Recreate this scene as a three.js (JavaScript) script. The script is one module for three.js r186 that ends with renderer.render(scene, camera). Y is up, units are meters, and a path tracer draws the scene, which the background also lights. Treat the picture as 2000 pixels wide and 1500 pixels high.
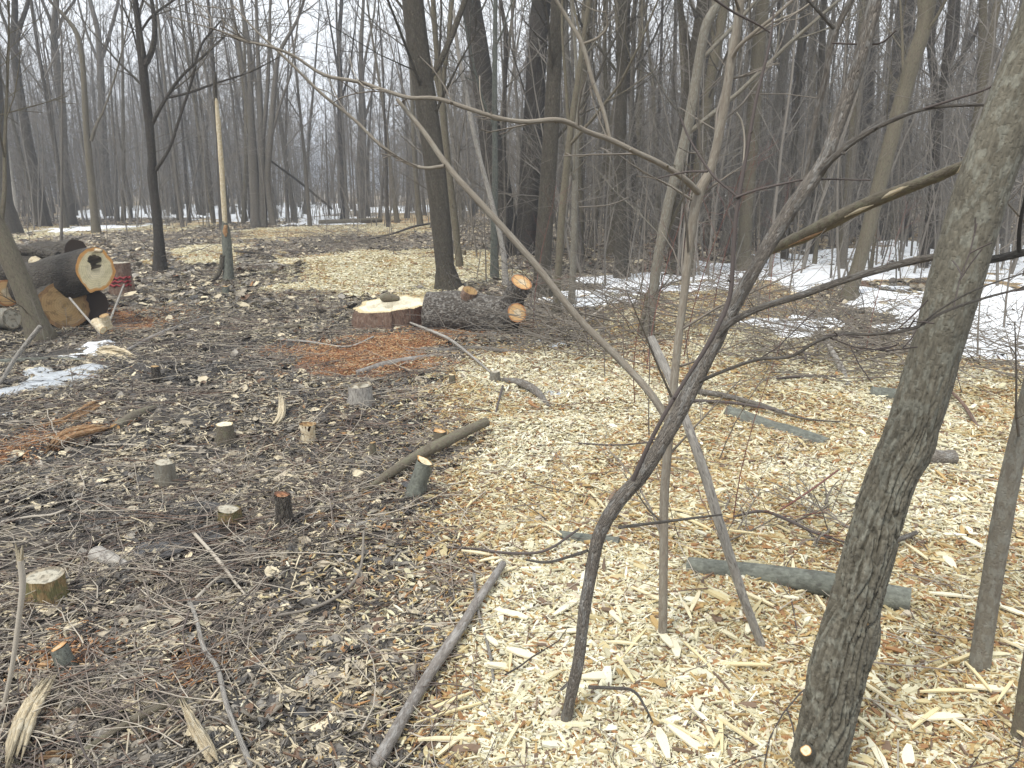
import * as THREE from 'three';
import { mergeGeometries } from 'three/addons/utils/BufferGeometryUtils.js';

// ---------------------------------------------------------------- camera, sky, sun, exposure
const CAM_H = 1.6, PITCH = 14.05 * Math.PI / 180, F = 1538, W = 2000, H = 1500;
const scene = new THREE.Scene();
const camera = new THREE.PerspectiveCamera(2 * Math.atan(H / 2 / F) * 180 / Math.PI, W / H, 0.05, 1500);
camera.position.set(0, CAM_H, 0);
camera.rotation.x = -PITCH;
scene.add(camera);
const renderer = new THREE.WebGLRenderer({ antialias: true });
renderer.setSize(1024, 768);
renderer.toneMapping = THREE.LinearToneMapping;
renderer.toneMappingExposure = 2.0;
renderer.shadowMap.enabled = true;
renderer.shadowMap.type = THREE.PCFSoftShadowMap;

// seeded random and value noise
function rng(seed) { let a = seed >>> 0; return () => { a = (a + 0x6D2B79F5) >>> 0; let t = a; t = Math.imul(t ^ (t >>> 15), t | 1); t ^= t + Math.imul(t ^ (t >>> 7), t | 61); return ((t ^ (t >>> 14)) >>> 0) / 4294967296; }; }
const R0 = rng(20240);
const hash = (x, y, z = 0) => { let h = Math.imul(x, 374761393) ^ Math.imul(y, 668265263) ^ Math.imul(z, 2147483647 ^ 1274126177); h = Math.imul(h ^ (h >>> 13), 1274126177); h ^= h >>> 16; h = Math.imul(h, 2246822507); return ((h ^ (h >>> 13)) >>> 0) / 4294967296; };
const sm = t => t * t * (3 - 2 * t), lerp = (a, b, t) => a + (b - a) * t, clamp = (x, a, b) => Math.max(a, Math.min(b, x));
const sstep = (a, b, x) => sm(clamp((x - a) / (b - a), 0, 1));
function vn(x, y, s = 0, px = 0, py = 0) {                 // value noise 0..1, tiling with period px, py when given
  const xi = Math.floor(x), yi = Math.floor(y), u = sm(x - xi), v = sm(y - yi);
  const wx = px ? i => ((i % px) + px) % px : i => i, wy = py ? i => ((i % py) + py) % py : i => i;
  const a = hash(wx(xi), wy(yi), s), b = hash(wx(xi + 1), wy(yi), s), c = hash(wx(xi), wy(yi + 1), s), d = hash(wx(xi + 1), wy(yi + 1), s);
  return lerp(lerp(a, b, u), lerp(c, d, u), v);
}
function fbm(x, y, s = 0, o = 4, px = 0, py = 0) { let t = 0, a = 0.5, n = 0; for (let i = 0; i < o; i++) { t += a * vn(x, y, s + i * 17, px, py); n += a; x *= 2; y *= 2; px *= 2; py *= 2; a *= 0.5; } return t / n; }

function cells(x, y, s, px, py) {                          // distance to the border between irregular cells, tiling
  const xi = Math.floor(x), yi = Math.floor(y); let a = 9, b = 9;
  for (let j = -1; j <= 1; j++) for (let i = -1; i <= 1; i++) { const u = (((xi + i) % px) + px) % px, v = (((yi + j) % py) + py) % py, dx = xi + i + 0.1 + 0.8 * hash(u, v, s) - x, dy = yi + j + 0.1 + 0.8 * hash(u, v, s + 1) - y, d = Math.hypot(dx, dy); if (d < a) { b = a; a = d; } else if (d < b) b = d; }
  return b - a;
}
{
  const w = 512, h = 256, data = new Float32Array(w * h * 4);
  for (let j = 0; j < h; j++) for (let i = 0; i < w; i++) {
    const el = (j + 0.5) / h * Math.PI - Math.PI / 2, az = (i + 0.5) / w * 2 * Math.PI;
    const cl = fbm(i / w * 12, j / h * 10, 5, 5, 12, 0);
    const k = 0.78 * (0.9 + 0.16 * Math.max(0, Math.sin(el))) * (0.9 + 0.2 * cl), b = 1.0 + 0.02 * (0.5 - cl);
    const q = (j * w + i) * 4; void az;
    data[q] = 0.93 * k; data[q + 1] = 0.965 * k; data[q + 2] = 1.0 * k * b; data[q + 3] = 1;
  }
  const sky = new THREE.DataTexture(data, w, h, THREE.RGBAFormat, THREE.FloatType);
  sky.mapping = THREE.EquirectangularReflectionMapping; sky.magFilter = sky.minFilter = THREE.LinearFilter; sky.needsUpdate = true;
  scene.background = sky; scene.environment = sky;
}
const sun = new THREE.DirectionalLight(0xfff8ec, 1.5);
sun.position.set(-14, 30, 6); sun.target.position.set(0, 0, -12); scene.add(sun, sun.target);
sun.castShadow = true; sun.shadow.radius = 22; sun.shadow.mapSize.set(4096, 4096);
Object.assign(sun.shadow.camera, { left: -40, right: 40, top: 45, bottom: -40, near: 1, far: 120 });
scene.fog = new THREE.FogExp2(0xc4cede, 0.0026);

// ---------------------------------------------------------------- from a pixel of the 2000 x 1500 picture to a place in the wood
const V = (x, y, z) => new THREE.Vector3(x, y, z), cp = Math.cos(PITCH), sp = Math.sin(PITCH);
function ray(x, y) { const a = (x - W / 2) / F, b = -(y - H / 2) / F; return [a, b * cp - sp, -b * sp - cp]; }
function at(x, y, d) { const r = ray(x, y), t = d / -r[2]; const p = V(r[0] * t, CAM_H + r[1] * t, -d); p.s = t / F; return p; }   // p.s = metres per pixel there

// ---------------------------------------------------------------- zones of the ground, outlined where they lie
const flat = (x, y) => { const r = ray(x, y), t = Math.min(CAM_H / Math.max(-r[1], 1e-3), 140 / -r[2]); return [r[0] * t, r[2] * t]; };
const poly = a => a.map(p => flat(p[0], p[1]));
const ZONES = {
  chips: [
    poly([[880, 1620], [850, 1400], [900, 1250], [930, 1130], [860, 1040], [835, 960], [900, 890], [850, 800], [835, 730], [960, 690], [1090, 700], [1150, 640], [1240, 585], [1460, 600], [1560, 690], [1760, 720], [2000, 745], [2300, 760], [2700, 1620]]),
    poly([[1100, 590], [1290, 540], [1440, 560], [1560, 535], [1500, 640], [1250, 640]]),
    poly([[1520, 555], [1600, 530], [1800, 528], [2100, 560], [2100, 585], [1800, 552], [1640, 560]]),
  ],
  farchips: [
    poly([[318, 532], [330, 502], [380, 486], [450, 478], [500, 478], [490, 508], [400, 534]]),
    poly([[505, 552], [540, 516], [620, 496], [700, 486], [760, 492], [860, 482], [990, 486], [1000, 545], [900, 562], [840, 578], [700, 584], [590, 582]]),
    poly([[440, 474], [500, 452], [640, 442], [760, 434], [860, 428], [870, 446], [780, 466], [650, 464], [540, 470]]),
    poly([[20, 456], [120, 440], [330, 436], [500, 420], [510, 430], [340, 454], [200, 456], [60, 466]]),
    poly([[560, 424], [700, 426], [860, 420], [860, 428], [640, 440]]),
  ],
  orange: [
    poly([[660, 676], [690, 652], [760, 648], [845, 640], [850, 612], [950, 638], [920, 664], [890, 695], [830, 712], [750, 710], [690, 720], [600, 715], [620, 690]]),
    poly([[930, 640], [1010, 630], [1000, 660], [930, 664]]),
    poly([[500, 685], [540, 672], [565, 680], [550, 695], [510, 698]]),
    poly([[575, 690], [610, 680], [645, 688], [640, 705], [590, 708]]),
    poly([[215, 600], [260, 590], [300, 625], [320, 640], [260, 655], [215, 640]]),
    poly([[290, 605], [340, 594], [365, 600], [320, 612]]),
    poly([[100, 1320], [200, 1280], [230, 1300], [170, 1345], [120, 1350]]),
    poly([[300, 1330], [360, 1320], [370, 1350], [290, 1372]]),
    poly([[1240, 690], [1330, 700], [1320, 760], [1250, 745]]),
    poly([[20, 860], [90, 840], [110, 870], [40, 885]]),
  ],
};
// the snow left over in the wood
const SNOW = [
  poly([[1630, 606], [1740, 572], [1900, 568], [2180, 555], [2180, 745], [1980, 736], [1890, 712], [1800, 672], [1690, 648]]),
  poly([[1160, 552], [1300, 526], [1420, 526], [1560, 514], [1680, 520], [1660, 545], [1540, 556], [1430, 566], [1300, 582], [1220, 575]]),
  poly([[1560, 545], [1700, 525], [1860, 520], [2120, 518], [2120, 548], [1900, 545], [1750, 538], [1600, 560]]),
  poly([[1480, 508], [1640, 490], [1760, 474], [1900, 478], [2120, 480], [2120, 512], [1800, 515], [1640, 518]]),
  poly([[1110, 596], [1190, 572], [1260, 578], [1230, 594], [1150, 606]]),
  poly([[150, 428], [190, 408], [330, 400], [470, 400], [560, 396], [680, 400], [700, 405], [640, 416], [570, 428], [500, 434], [430, 426], [300, 424]]),
  poly([[560, 440], [640, 420], [700, 428], [690, 440], [600, 442]]),
  poly([[700, 408], [800, 402], [900, 402], [900, 412], [760, 416]]),
  poly([[80, 452], [150, 442], [280, 440], [280, 446], [150, 456]]),
  poly([[90, 690], [120, 676], [160, 678], [150, 688], [110, 695]]),
  poly([[1480, 655], [1560, 640], [1640, 650], [1600, 680], [1500, 680]]),
];
const OLD_SNOW = [poly([[-60, 735], [30, 722], [110, 720], [95, 750], [50, 772], [-60, 800]]), poly([[970, 775], [1000, 762], [1022, 774], [996, 790]]), poly([[1000, 682], [1040, 662], [1062, 668], [1046, 684]]), poly([[1040, 800], [1010, 790], [1030, 770], [1060, 782]])];
function inside(P, x, z) { let c = false; for (let i = 0, j = P.length - 1; i < P.length; j = i++) { const a = P[i], b = P[j]; if ((a[1] > z) !== (b[1] > z) && x < (b[0] - a[0]) * (z - a[1]) / (b[1] - a[1]) + a[0]) c = !c; } return c; }
for (const L of [...Object.values(ZONES), SNOW, OLD_SNOW]) for (const P of L) { P.box = [Math.min(...P.map(p => p[0])), Math.max(...P.map(p => p[0])), Math.min(...P.map(p => p[1])), Math.max(...P.map(p => p[1]))]; }
function inAny(L, x, z) { for (const P of L) { const b = P.box; if (x > b[0] && x < b[1] && z > b[2] && z < b[3] && inside(P, x, z)) return true; } return false; }
function warped(x, z, s = 1) { const d = Math.hypot(x, z), a = Math.min(0.9, 0.07 * d) * s; return [x + (fbm(x * 1.3, z * 1.3, 71, 3) - 0.5) * 2.2 * a, z + (fbm(x * 1.3, z * 1.3, 91, 3) - 0.5) * 2.2 * a * (1 + d * 0.05)]; }
function zoneAt(x, z, s = 1) { const [u, v] = warped(x, z, s); return inAny(ZONES.orange, u, v) ? 'orange' : inAny(ZONES.farchips, u, v) ? 'far' : inAny(ZONES.chips, u, v) ? 'chips' : 'soil'; }
function soft(L, x, z, r, n = 8) { let c = 0; for (let i = 0; i < n; i++) { const a = i * 2.399, q = r * Math.sqrt((i + 0.5) / n); c += inAny(L, x + Math.cos(a) * q, z + Math.sin(a) * q) ? 1 : 0; } return c / n; }

// height of the ground
const mound = (x, z, cx, cz, rx, rz, h) => { const u = (x - cx) / rx, v = (z - cz) / rz, k = u * u + v * v; return k > 6 ? 0 : h * Math.exp(-k); };
const M1 = flat(700, 530), M2 = flat(410, 505), M3 = flat(300, 540), M4 = flat(1500, 690), M5 = flat(620, 448);
const BUMPS = [[1105, 1418], [1294, 1250], [1492, 1272], [1912, 1312], [1590, 1590], [1985, 1450]].map(q => flat(q[0], q[1]));   // litter banked against the near stems
function groundY(x, z) {
  const d = Math.hypot(x, z), far = sstep(10, 60, d);
  let y = (fbm(x * 0.35, z * 0.35, 3, 3) - 0.5) * (0.16 - 0.04 * far) + (fbm(x * 1.7, z * 1.7, 9, 2) - 0.5) * 0.07 * (1 - far);
  y += mound(x, z, M1[0], M1[1], 1.9, 1.8, 0.3) + mound(x, z, M2[0], M2[1], 1.6, 2.2, 0.16) + mound(x, z, M4[0], M4[1], 1.4, 1.2, 0.1) + mound(x, z, M5[0], M5[1], 4.5, 2.4, 0.12);
  if (d < 14) { const c = soft(ZONES.chips, x, z, 0.45); y += c * 0.07 + (fbm(x * 4.2, z * 4.2, 21, 3) - 0.5) * (0.05 + 0.05 * c); }
  if (d < 5) for (const b of BUMPS) y += mound(x, z, b[0], b[1], 0.16, 0.16, 0.035);
  return y;
}
// a cached height grid near the camera keeps lookups cheap
const GX = 30, GZ0 = -34, GS = 0.1, GNX = Math.round(2 * GX / GS) + 1, GNZ = Math.round((4 - GZ0) / GS) + 1, GRID = new Float32Array(GNX * GNZ);
for (let j = 0; j < GNZ; j++) for (let i = 0; i < GNX; i++) { const x = -GX + i * GS, z = GZ0 + j * GS; GRID[j * GNX + i] = Math.abs(x) > 3 - z * 0.95 ? -9 : groundY(x, z); }
function hAt(x, z) {
  const i = (x + GX) / GS, j = (z - GZ0) / GS, a = Math.floor(i), b = Math.floor(j);
  if (a < 0 || b < 0 || a >= GNX - 1 || b >= GNZ - 1) return groundY(x, z);
  const q = b * GNX + a, h0 = GRID[q], h1 = GRID[q + 1], h2 = GRID[q + GNX], h3 = GRID[q + GNX + 1];
  if (h0 < -8 || h1 < -8 || h2 < -8 || h3 < -8) return groundY(x, z);
  const u = i - a, v = j - b; return lerp(lerp(h0, h1, u), lerp(h2, h3, u), v);
}
function G(x, y) {                                         // the point of the ground seen at a pixel; .s = metres per pixel, .d = distance
  const r = ray(x, y); let t0 = 0.5, t1 = 0;
  for (let t = 0.5; t < 200; t *= 1.03) { if (CAM_H + r[1] * t < hAt(r[0] * t, r[2] * t)) { t1 = t; break; } t0 = t; }
  if (!t1) t1 = t0;
  for (let k = 0; k < 18; k++) { const m = (t0 + t1) / 2; if (CAM_H + r[1] * m < hAt(r[0] * m, r[2] * m)) t1 = m; else t0 = m; }
  const p = V(r[0] * t1, CAM_H + r[1] * t1, r[2] * t1); p.s = t1 / F; p.d = -p.z; return p;
}

// ---------------------------------------------------------------- mesh builder
class MB {
  constructor() { this.p = []; this.n = []; this.u = []; this.i = []; this.c = null; }
  get count() { return this.p.length / 3; }
  vert(p, n, u, v) { this.p.push(p.x, p.y, p.z); this.n.push(n.x, n.y, n.z); this.u.push(u, v); return this.p.length / 3 - 1; }
  geometry(fresh) {
    const g = new THREE.BufferGeometry();
    g.setAttribute('position', new THREE.Float32BufferAttribute(this.p, 3)); g.setAttribute('normal', new THREE.Float32BufferAttribute(this.n, 3)); g.setAttribute('uv', new THREE.Float32BufferAttribute(this.u, 2));
    if (this.c) g.setAttribute('color', new THREE.Float32BufferAttribute(this.c, 3));
    g.setIndex(this.i); if (fresh) g.computeVertexNormals(); return g;
  }
  build(name, material, parent) { const m = new THREE.Mesh(this.geometry(), material); m.name = name; m.castShadow = m.receiveShadow = true; parent.add(m); return m; }
}
const tmpA = V(0, 0, 0), tmpB = V(0, 0, 0);
// a tapered tube through points; o: seg, rough (share of the radius), seed, capA / capB (pointed ends), freq. Returns its first and last rings
function tube(mb, pts, rad, o = {}) {
  const n = pts.length, seg = o.seg || 6; let t = V(0, 0, 0).subVectors(pts[1], pts[0]).normalize();
  let side = Math.abs(t.y) < 0.9 ? V(0, 1, 0) : V(1, 0, 0); let nx = V(0, 0, 0).crossVectors(side, t).normalize(), ny = V(0, 0, 0).crossVectors(t, nx);
  const start = mb.count, rings = []; let len = o.v0 || 0; const rm = Math.max(...rad), rough = o.rough || 0, fr = o.freq || 3, sd = o.seed || 0;
  for (let k = 0; k < n; k++) {
    const a = pts[Math.max(0, k - 1)], b = pts[Math.min(n - 1, k + 1)]; tmpA.subVectors(b, a).normalize();
    nx.addScaledVector(tmpA, -nx.dot(tmpA)).normalize(); ny.crossVectors(tmpA, nx);
    if (k) len += pts[k].distanceTo(pts[k - 1]);
    const ring = [];
    for (let s = 0; s <= seg; s++) {
      const f = s / seg, an = f * Math.PI * 2, c = Math.cos(an), q = Math.sin(an);
      let r = rad[k]; if (rough) r *= 1 + rough * 2 * (fbm((c + 2) * fr * 0.5, (q + 2) * fr * 0.5 + len / rm * 0.12 * fr, sd, 3) - 0.5);
      if (o.lobes) r *= 1 + o.lobes[1] * (o.lobeFall ? o.lobeFall(k / (n - 1)) : 1) * Math.cos(an * o.lobes[0] + sd);
      tmpB.copy(nx).multiplyScalar(c).addScaledVector(ny, q); const p = V(0, 0, 0).copy(pts[k]).addScaledVector(tmpB, r);
      mb.vert(p, tmpB, f * Math.max(1, Math.round(2 * Math.PI * rm / 0.3)) * 0.3, len); if (s < seg) ring.push(p);
    }
    rings.push(ring);
  }
  for (let k = 0; k < n - 1; k++) for (let s = 0; s < seg; s++) { const a = start + k * (seg + 1) + s, b = a + seg + 1; mb.i.push(a, a + 1, b, b, a + 1, b + 1); }
  const end = (k, dir) => { const c = mb.vert(tmpB.copy(pts[k]).addScaledVector(dir, rad[k] * (o.dome ?? 0.4)), dir, 0, 0); for (let s = 0; s < seg; s++) { const a = start + k * (seg + 1) + s; k ? mb.i.push(a, a + 1, c) : mb.i.push(a + 1, a, c); } };
  if (o.capA) end(0, V(0, 0, 0).subVectors(pts[0], pts[1]).normalize());
  if (o.capB) end(n - 1, V(0, 0, 0).subVectors(pts[n - 1], pts[n - 2]).normalize());
  return { first: rings[0], last: rings[n - 1], len };
}
// smooth path through [point, radius] knots
function smooth(knots, per = 4) {
  const P = knots.map(k => k[0]), Rr = knots.map(k => k[1]); if (knots.length === 2) { const pts = [], rad = []; for (let i = 0; i <= per; i++) { pts.push(V(0, 0, 0).lerpVectors(P[0], P[1], i / per)); rad.push(lerp(Rr[0], Rr[1], i / per)); } return { pts, rad }; }
  const c = new THREE.CatmullRomCurve3(P, false, 'centripetal'), pts = [], rad = [], N = (P.length - 1) * per;
  for (let i = 0; i <= N; i++) { const t = i / N; pts.push(c.getPoint(t)); const q = t * (P.length - 1), k = Math.min(P.length - 2, Math.floor(q)); rad.push(lerp(Rr[k], Rr[k + 1], sm(q - k))); }
  return { pts, rad };
}
// a cut face over a ring: rows towards the centre, uv round the pith; dent(r, angle) pushes the wood inward
function cutFace(mb, ring, outward, dent, jag = 0.004, rows = 5, shift = [0, 0]) {
  const c = V(0, 0, 0); ring.forEach(p => c.add(p)); c.divideScalar(ring.length); const n = ring.length, base = mb.count; let R = 0; ring.forEach(p => { R = Math.max(R, p.distanceTo(c)); });
  const cc = c.clone().add(V(shift[0], shift[1], 0));
  for (let r = 0; r <= rows; r++) { const f = 1 - r / rows; for (let s = 0; s < n; s++) { const an = s / n * Math.PI * 2, p = V(0, 0, 0).lerpVectors(cc, ring[s], f); if (r) { p.addScaledVector(outward, (hash(s, r, n) - 0.5) * jag); if (dent) p.addScaledVector(outward, -dent(f, an)); } mb.vert(p, outward, 0.5 + 0.5 * f * Math.cos(an), 0.5 + 0.5 * f * Math.sin(an)); } }
  const turn = V(0, 0, 0); for (let s = 0; s < n; s++) turn.add(V(0, 0, 0).crossVectors(V(0, 0, 0).subVectors(ring[s], c), V(0, 0, 0).subVectors(ring[(s + 1) % n], c))); const ccw = turn.dot(outward) > 0;
  for (let r = 0; r < rows; r++) for (let s = 0; s < n; s++) { const a = base + r * n + s, b = base + r * n + (s + 1) % n, d = a + n, e = b + n; if (ccw) mb.i.push(a, b, d, b, e, d); else mb.i.push(a, d, b, b, d, e); }
  return R;
}

// ---------------------------------------------------------------- textures
function dataTex(w, h, fn, color, rx = 1, ry = 1) {
  const d = new Uint8Array(w * h * 4); const enc = c => { c = clamp(c, 0, 1); return Math.round(255 * (c <= 0.0031308 ? 12.92 * c : 1.055 * Math.pow(c, 1 / 2.4) - 0.055)); };
  for (let j = 0; j < h; j++) for (let i = 0; i < w; i++) { const v = fn(i / w, j / h), q = (j * w + i) * 4; if (color) { d[q] = enc(v[0]); d[q + 1] = enc(v[1]); d[q + 2] = enc(v[2]); } else { d[q] = d[q + 1] = d[q + 2] = Math.round(255 * clamp(v, 0, 1)); } d[q + 3] = 255; }
  const t = new THREE.DataTexture(d, w, h); t.wrapS = t.wrapT = THREE.RepeatWrapping; t.magFilter = THREE.LinearFilter; t.minFilter = THREE.LinearMipmapLinearFilter; t.generateMipmaps = true; if (color) t.colorSpace = THREE.SRGBColorSpace; t.repeat.set(rx, ry); t.needsUpdate = true; return t;
}
const furrow = (u, v, nx, ny, s) => { const w = (fbm(u * 5, v * 7, s + 40, 3, 5, 7) - 0.5) * 1.5; return sstep(0.02, 0.34, cells(u * nx + w, v * ny + (hash(Math.floor(u * nx), 3, s)) * 0.8, s, nx, ny)); };
const furrowBump = dataTex(512, 512, (u, v) => { const r = furrow(u, v, 12, 6, 7); return 0.1 + 0.75 * r * (0.75 + 0.25 * furrow(u, v, 26, 16, 9)) + 0.15 * vn(u * 90, v * 60, 3, 90, 60); }, false, 1 / 0.3, 1 / 0.6);
const smoothBump = dataTex(256, 256, (u, v) => 0.5 + 0.4 * (fbm(u * 40, v * 60, 5, 4, 40, 60) - 0.5) - 0.3 * sstep(0.72, 0.8, vn(u * 40, v * 90, 8, 40, 90)), false, 1 / 0.3, 1 / 0.4);
const fineBump = furrowBump.clone(); fineBump.repeat.set(1 / 0.15, 1 / 0.22); fineBump.needsUpdate = true;
const grainBump = dataTex(256, 256, (u, v) => fbm(u * 42, v * 5, 4, 4, 42, 5), false, 1 / 0.12, 1 / 0.5);
// bark colour: base, grain and patches of lichen or algae with their own outlines
function barkMap(base, patch, amount, second, seed, fine = 0.35, big2 = 1) {
  return dataTex(256 * big2, 512 * big2, (u, v) => {
    const g = 1 - fine / 2 + fine * fbm(u * 40, v * 110, seed, 3, 40, 110), big = 0.82 + 0.36 * fbm(u * 3, v * 5, seed + 9, 3, 3, 5);
    const l = sstep(0.5, 0.62, fbm(u * 14, v * 52, seed + 31, 5, 14, 52) + amount - 0.5), m = sstep(0.58, 0.66, fbm(u * 16, v * 56, seed + 61, 4, 16, 56));
    return [0, 1, 2].map(k => lerp(lerp(base[k], second[k], m * 0.7), patch[k], l * 0.75) * g * big);
  }, true, 1 / 0.3, 1 / 1.3);
}
const mat = (o) => new THREE.MeshStandardMaterial({ roughness: 0.9, ...o });
const MAT = {
  dark: mat({ map: barkMap([0.112, 0.096, 0.074], [0.145, 0.138, 0.1], 0.46, [0.08, 0.068, 0.054], 11), bumpMap: furrowBump, bumpScale: 0.022 }),
  darker: mat({ map: barkMap([0.083, 0.071, 0.058], [0.112, 0.104, 0.083], 0.44, [0.06, 0.051, 0.043], 12), bumpMap: furrowBump, bumpScale: 0.022 }),
  olive: mat({ map: barkMap([0.128, 0.11, 0.08], [0.145, 0.138, 0.092], 0.48, [0.09, 0.074, 0.053], 13), bumpMap: smoothBump, bumpScale: 0.004 }),
  grey: mat({ map: barkMap([0.165, 0.15, 0.12], [0.21, 0.205, 0.175], 0.48, [0.125, 0.11, 0.088], 14), bumpMap: smoothBump, bumpScale: 0.003 }),
  hero: mat({ map: barkMap([0.122, 0.112, 0.086], [0.17, 0.168, 0.138], 0.48, [0.095, 0.085, 0.064], 15, 0.9, 2), bumpMap: smoothBump, bumpScale: 0.003 }),
  pale: mat({ map: barkMap([0.225, 0.198, 0.16], [0.27, 0.25, 0.21], 0.45, [0.18, 0.152, 0.12], 16), bumpMap: smoothBump, bumpScale: 0.002 }),
  slate: mat({ map: barkMap([0.2, 0.178, 0.152], [0.28, 0.272, 0.255], 0.47, [0.145, 0.126, 0.108], 17, 0.8, 2), bumpMap: fineBump, bumpScale: 0.007 }),
  green: mat({ map: barkMap([0.125, 0.132, 0.112], [0.165, 0.175, 0.148], 0.5, [0.088, 0.088, 0.075], 18, 0.7), bumpMap: smoothBump, bumpScale: 0.003 }),
  bleach: mat({ map: barkMap([0.33, 0.31, 0.28], [0.43, 0.41, 0.37], 0.46, [0.17, 0.155, 0.145], 19, 0.5), bumpMap: grainBump, bumpScale: 0.004 }),
  plate: mat({ map: barkMap([0.12, 0.105, 0.09], [0.3, 0.285, 0.26], 0.5, [0.07, 0.06, 0.05], 20, 0.7), bumpMap: furrowBump, bumpScale: 0.024 }),
  red: mat({ map: barkMap([0.195, 0.125, 0.092], [0.26, 0.195, 0.15], 0.48, [0.12, 0.078, 0.06], 21, 0.6), bumpMap: grainBump, bumpScale: 0.006 }),
  far: mat({ map: barkMap([0.125, 0.112, 0.095], [0.165, 0.158, 0.132], 0.45, [0.095, 0.085, 0.072], 22), roughness: 1 }),
  rot: mat({ map: barkMap([0.33, 0.185, 0.085], [0.45, 0.34, 0.2], 0.44, [0.2, 0.1, 0.045], 23, 0.7), bumpMap: grainBump, bumpScale: 0.008 }),
  split: mat({ map: barkMap([0.52, 0.44, 0.3], [0.62, 0.56, 0.43], 0.5, [0.38, 0.29, 0.17], 24, 0.5), bumpMap: grainBump, bumpScale: 0.003 }),
  twig: mat({ color: new THREE.Color().setRGB(0.185, 0.164, 0.138) }),
  farTwig: mat({ color: new THREE.Color().setRGB(0.205, 0.188, 0.165), roughness: 1 }),
  stick: mat({ map: barkMap([0.19, 0.172, 0.155], [0.27, 0.26, 0.245], 0.48, [0.135, 0.118, 0.105], 28, 0.7), bumpMap: smoothBump, bumpScale: 0.003, roughness: 0.75 }),
  mossy: mat({ map: barkMap([0.24, 0.165, 0.075], [0.12, 0.125, 0.05], 0.5, [0.33, 0.25, 0.13], 27, 0.7), bumpMap: grainBump, bumpScale: 0.01 }),
  twigDark: mat({ color: new THREE.Color().setRGB(0.085, 0.07, 0.065) }),
  twigPale: mat({ color: new THREE.Color().setRGB(0.4, 0.36, 0.3) }),
  twigRed: mat({ color: new THREE.Color().setRGB(0.17, 0.075, 0.06) }),
  soot: mat({ color: new THREE.Color().setRGB(0.05, 0.035, 0.025) }),
  moss: mat({ color: new THREE.Color().setRGB(0.1, 0.12, 0.045) }),
};
// rings on sawn ends: heart, wood, rim
function endMap(heart, wood, rim, seed, dirt = 0.2, rotten) {
  const t = dataTex(256, 256, (u, v) => {
    let x = u * 2 - 1, y = v * 2 - 1; x += (fbm(u * 5, v * 5, seed, 3) - 0.5) * 0.1; y += (fbm(u * 5, v * 5, seed + 7, 3) - 0.5) * 0.1; const r = Math.hypot(x, y), an = Math.atan2(y, x);
    const ring = 0.92 + 0.08 * Math.sin(r * 70 + 2 * vn(an * 3, r * 4, seed)), saw = 0.94 + 0.12 * vn(u * 4 + v * 60, v * 3, seed + 2), crack = Math.abs(Math.sin(an * 3 + seed)) < 0.025 && r < 0.7 && vn(r * 9, an, 3) > 0.4 ? 0.5 : 1;
    const a = sstep(0.3, 0.5, r + 0.3 * (fbm(u * 6, v * 6, seed + 4, 3) - 0.5)), b = sstep(0.8, 0.9, r + 0.12 * (fbm(u * 7, v * 7, seed + 5, 3) - 0.5)), st = 1 - dirt * sstep(0.5, 0.7, fbm(u * 9, v * 9, seed + 6, 4));
    const rp = rotten ? sstep(0.5, 0.42, Math.hypot((u * 2 - 1.02) * 1.6, (v * 2 - 1 - rotten) * 1.25) + 0.55 * (fbm(u * 8, v * 8, seed + 8, 4) - 0.5)) * 0.8 : 0;
    if (rp > 0.3) return [0.1, 0.082, 0.055].map(q => q * (0.7 + 0.6 * vn(u * 30, v * 30, 4)));
    return [0, 1, 2].map(k => lerp(lerp(heart[k], wood[k], a), rim[k], b) * ring * saw * crack * st);
  }, true); t.wrapS = t.wrapT = THREE.ClampToEdgeWrapping; return t;
}
const END = {
  cream: mat({ map: endMap([0.68, 0.57, 0.36], [0.74, 0.66, 0.46], [0.55, 0.3, 0.1], 3) }),
  white: mat({ map: endMap([0.72, 0.66, 0.5], [0.76, 0.7, 0.54], [0.6, 0.5, 0.3], 5) }),
  orange: mat({ map: endMap([0.6, 0.49, 0.33], [0.55, 0.35, 0.16], [0.38, 0.18, 0.075], 9) }),
  red: mat({ map: endMap([0.36, 0.21, 0.12], [0.33, 0.155, 0.08], [0.16, 0.08, 0.05], 13, 0.5) }),
  tan: mat({ map: endMap([0.42, 0.29, 0.14], [0.38, 0.25, 0.115], [0.27, 0.16, 0.075], 17, 0.35) }),
  hollow: mat({ map: endMap([0.7, 0.62, 0.42], [0.68, 0.6, 0.38], [0.6, 0.31, 0.1], 23, 0.15, 0.3) }),
  grey: mat({ map: endMap([0.42, 0.38, 0.3], [0.45, 0.42, 0.34], [0.35, 0.3, 0.22], 29, 0.5) }),
};

// ---------------------------------------------------------------- naming
const names = new Map();
const numbered = n => { const k = names.get(n) || 0; names.set(n, k + 1); return k ? n + '_' + String(k).padStart(3, '0') : n; };
function tag(o, label, category, group, kind) { if (label) o.userData.label = label; if (category) o.userData.category = category; if (group) o.userData.group = group; if (kind) o.userData.kind = kind; return o; }
function thing(name, p, label, category, group) { const o = new THREE.Group(); o.name = numbered(name); o.position.copy(p); scene.add(o); return tag(o, label, category, group); }
function copyOf(o, label, group) { const c = o.clone(); c.name = numbered(o.name.replace(/_\d+$/, '')); scene.add(c); if (label) c.userData.label = label; if (group) c.userData.group = group; return c; }
function struct(name, geo, material) { const m = new THREE.Mesh(geo, material); m.name = numbered(name); m.castShadow = m.receiveShadow = true; m.userData.kind = 'structure'; scene.add(m); return m; }

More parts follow.
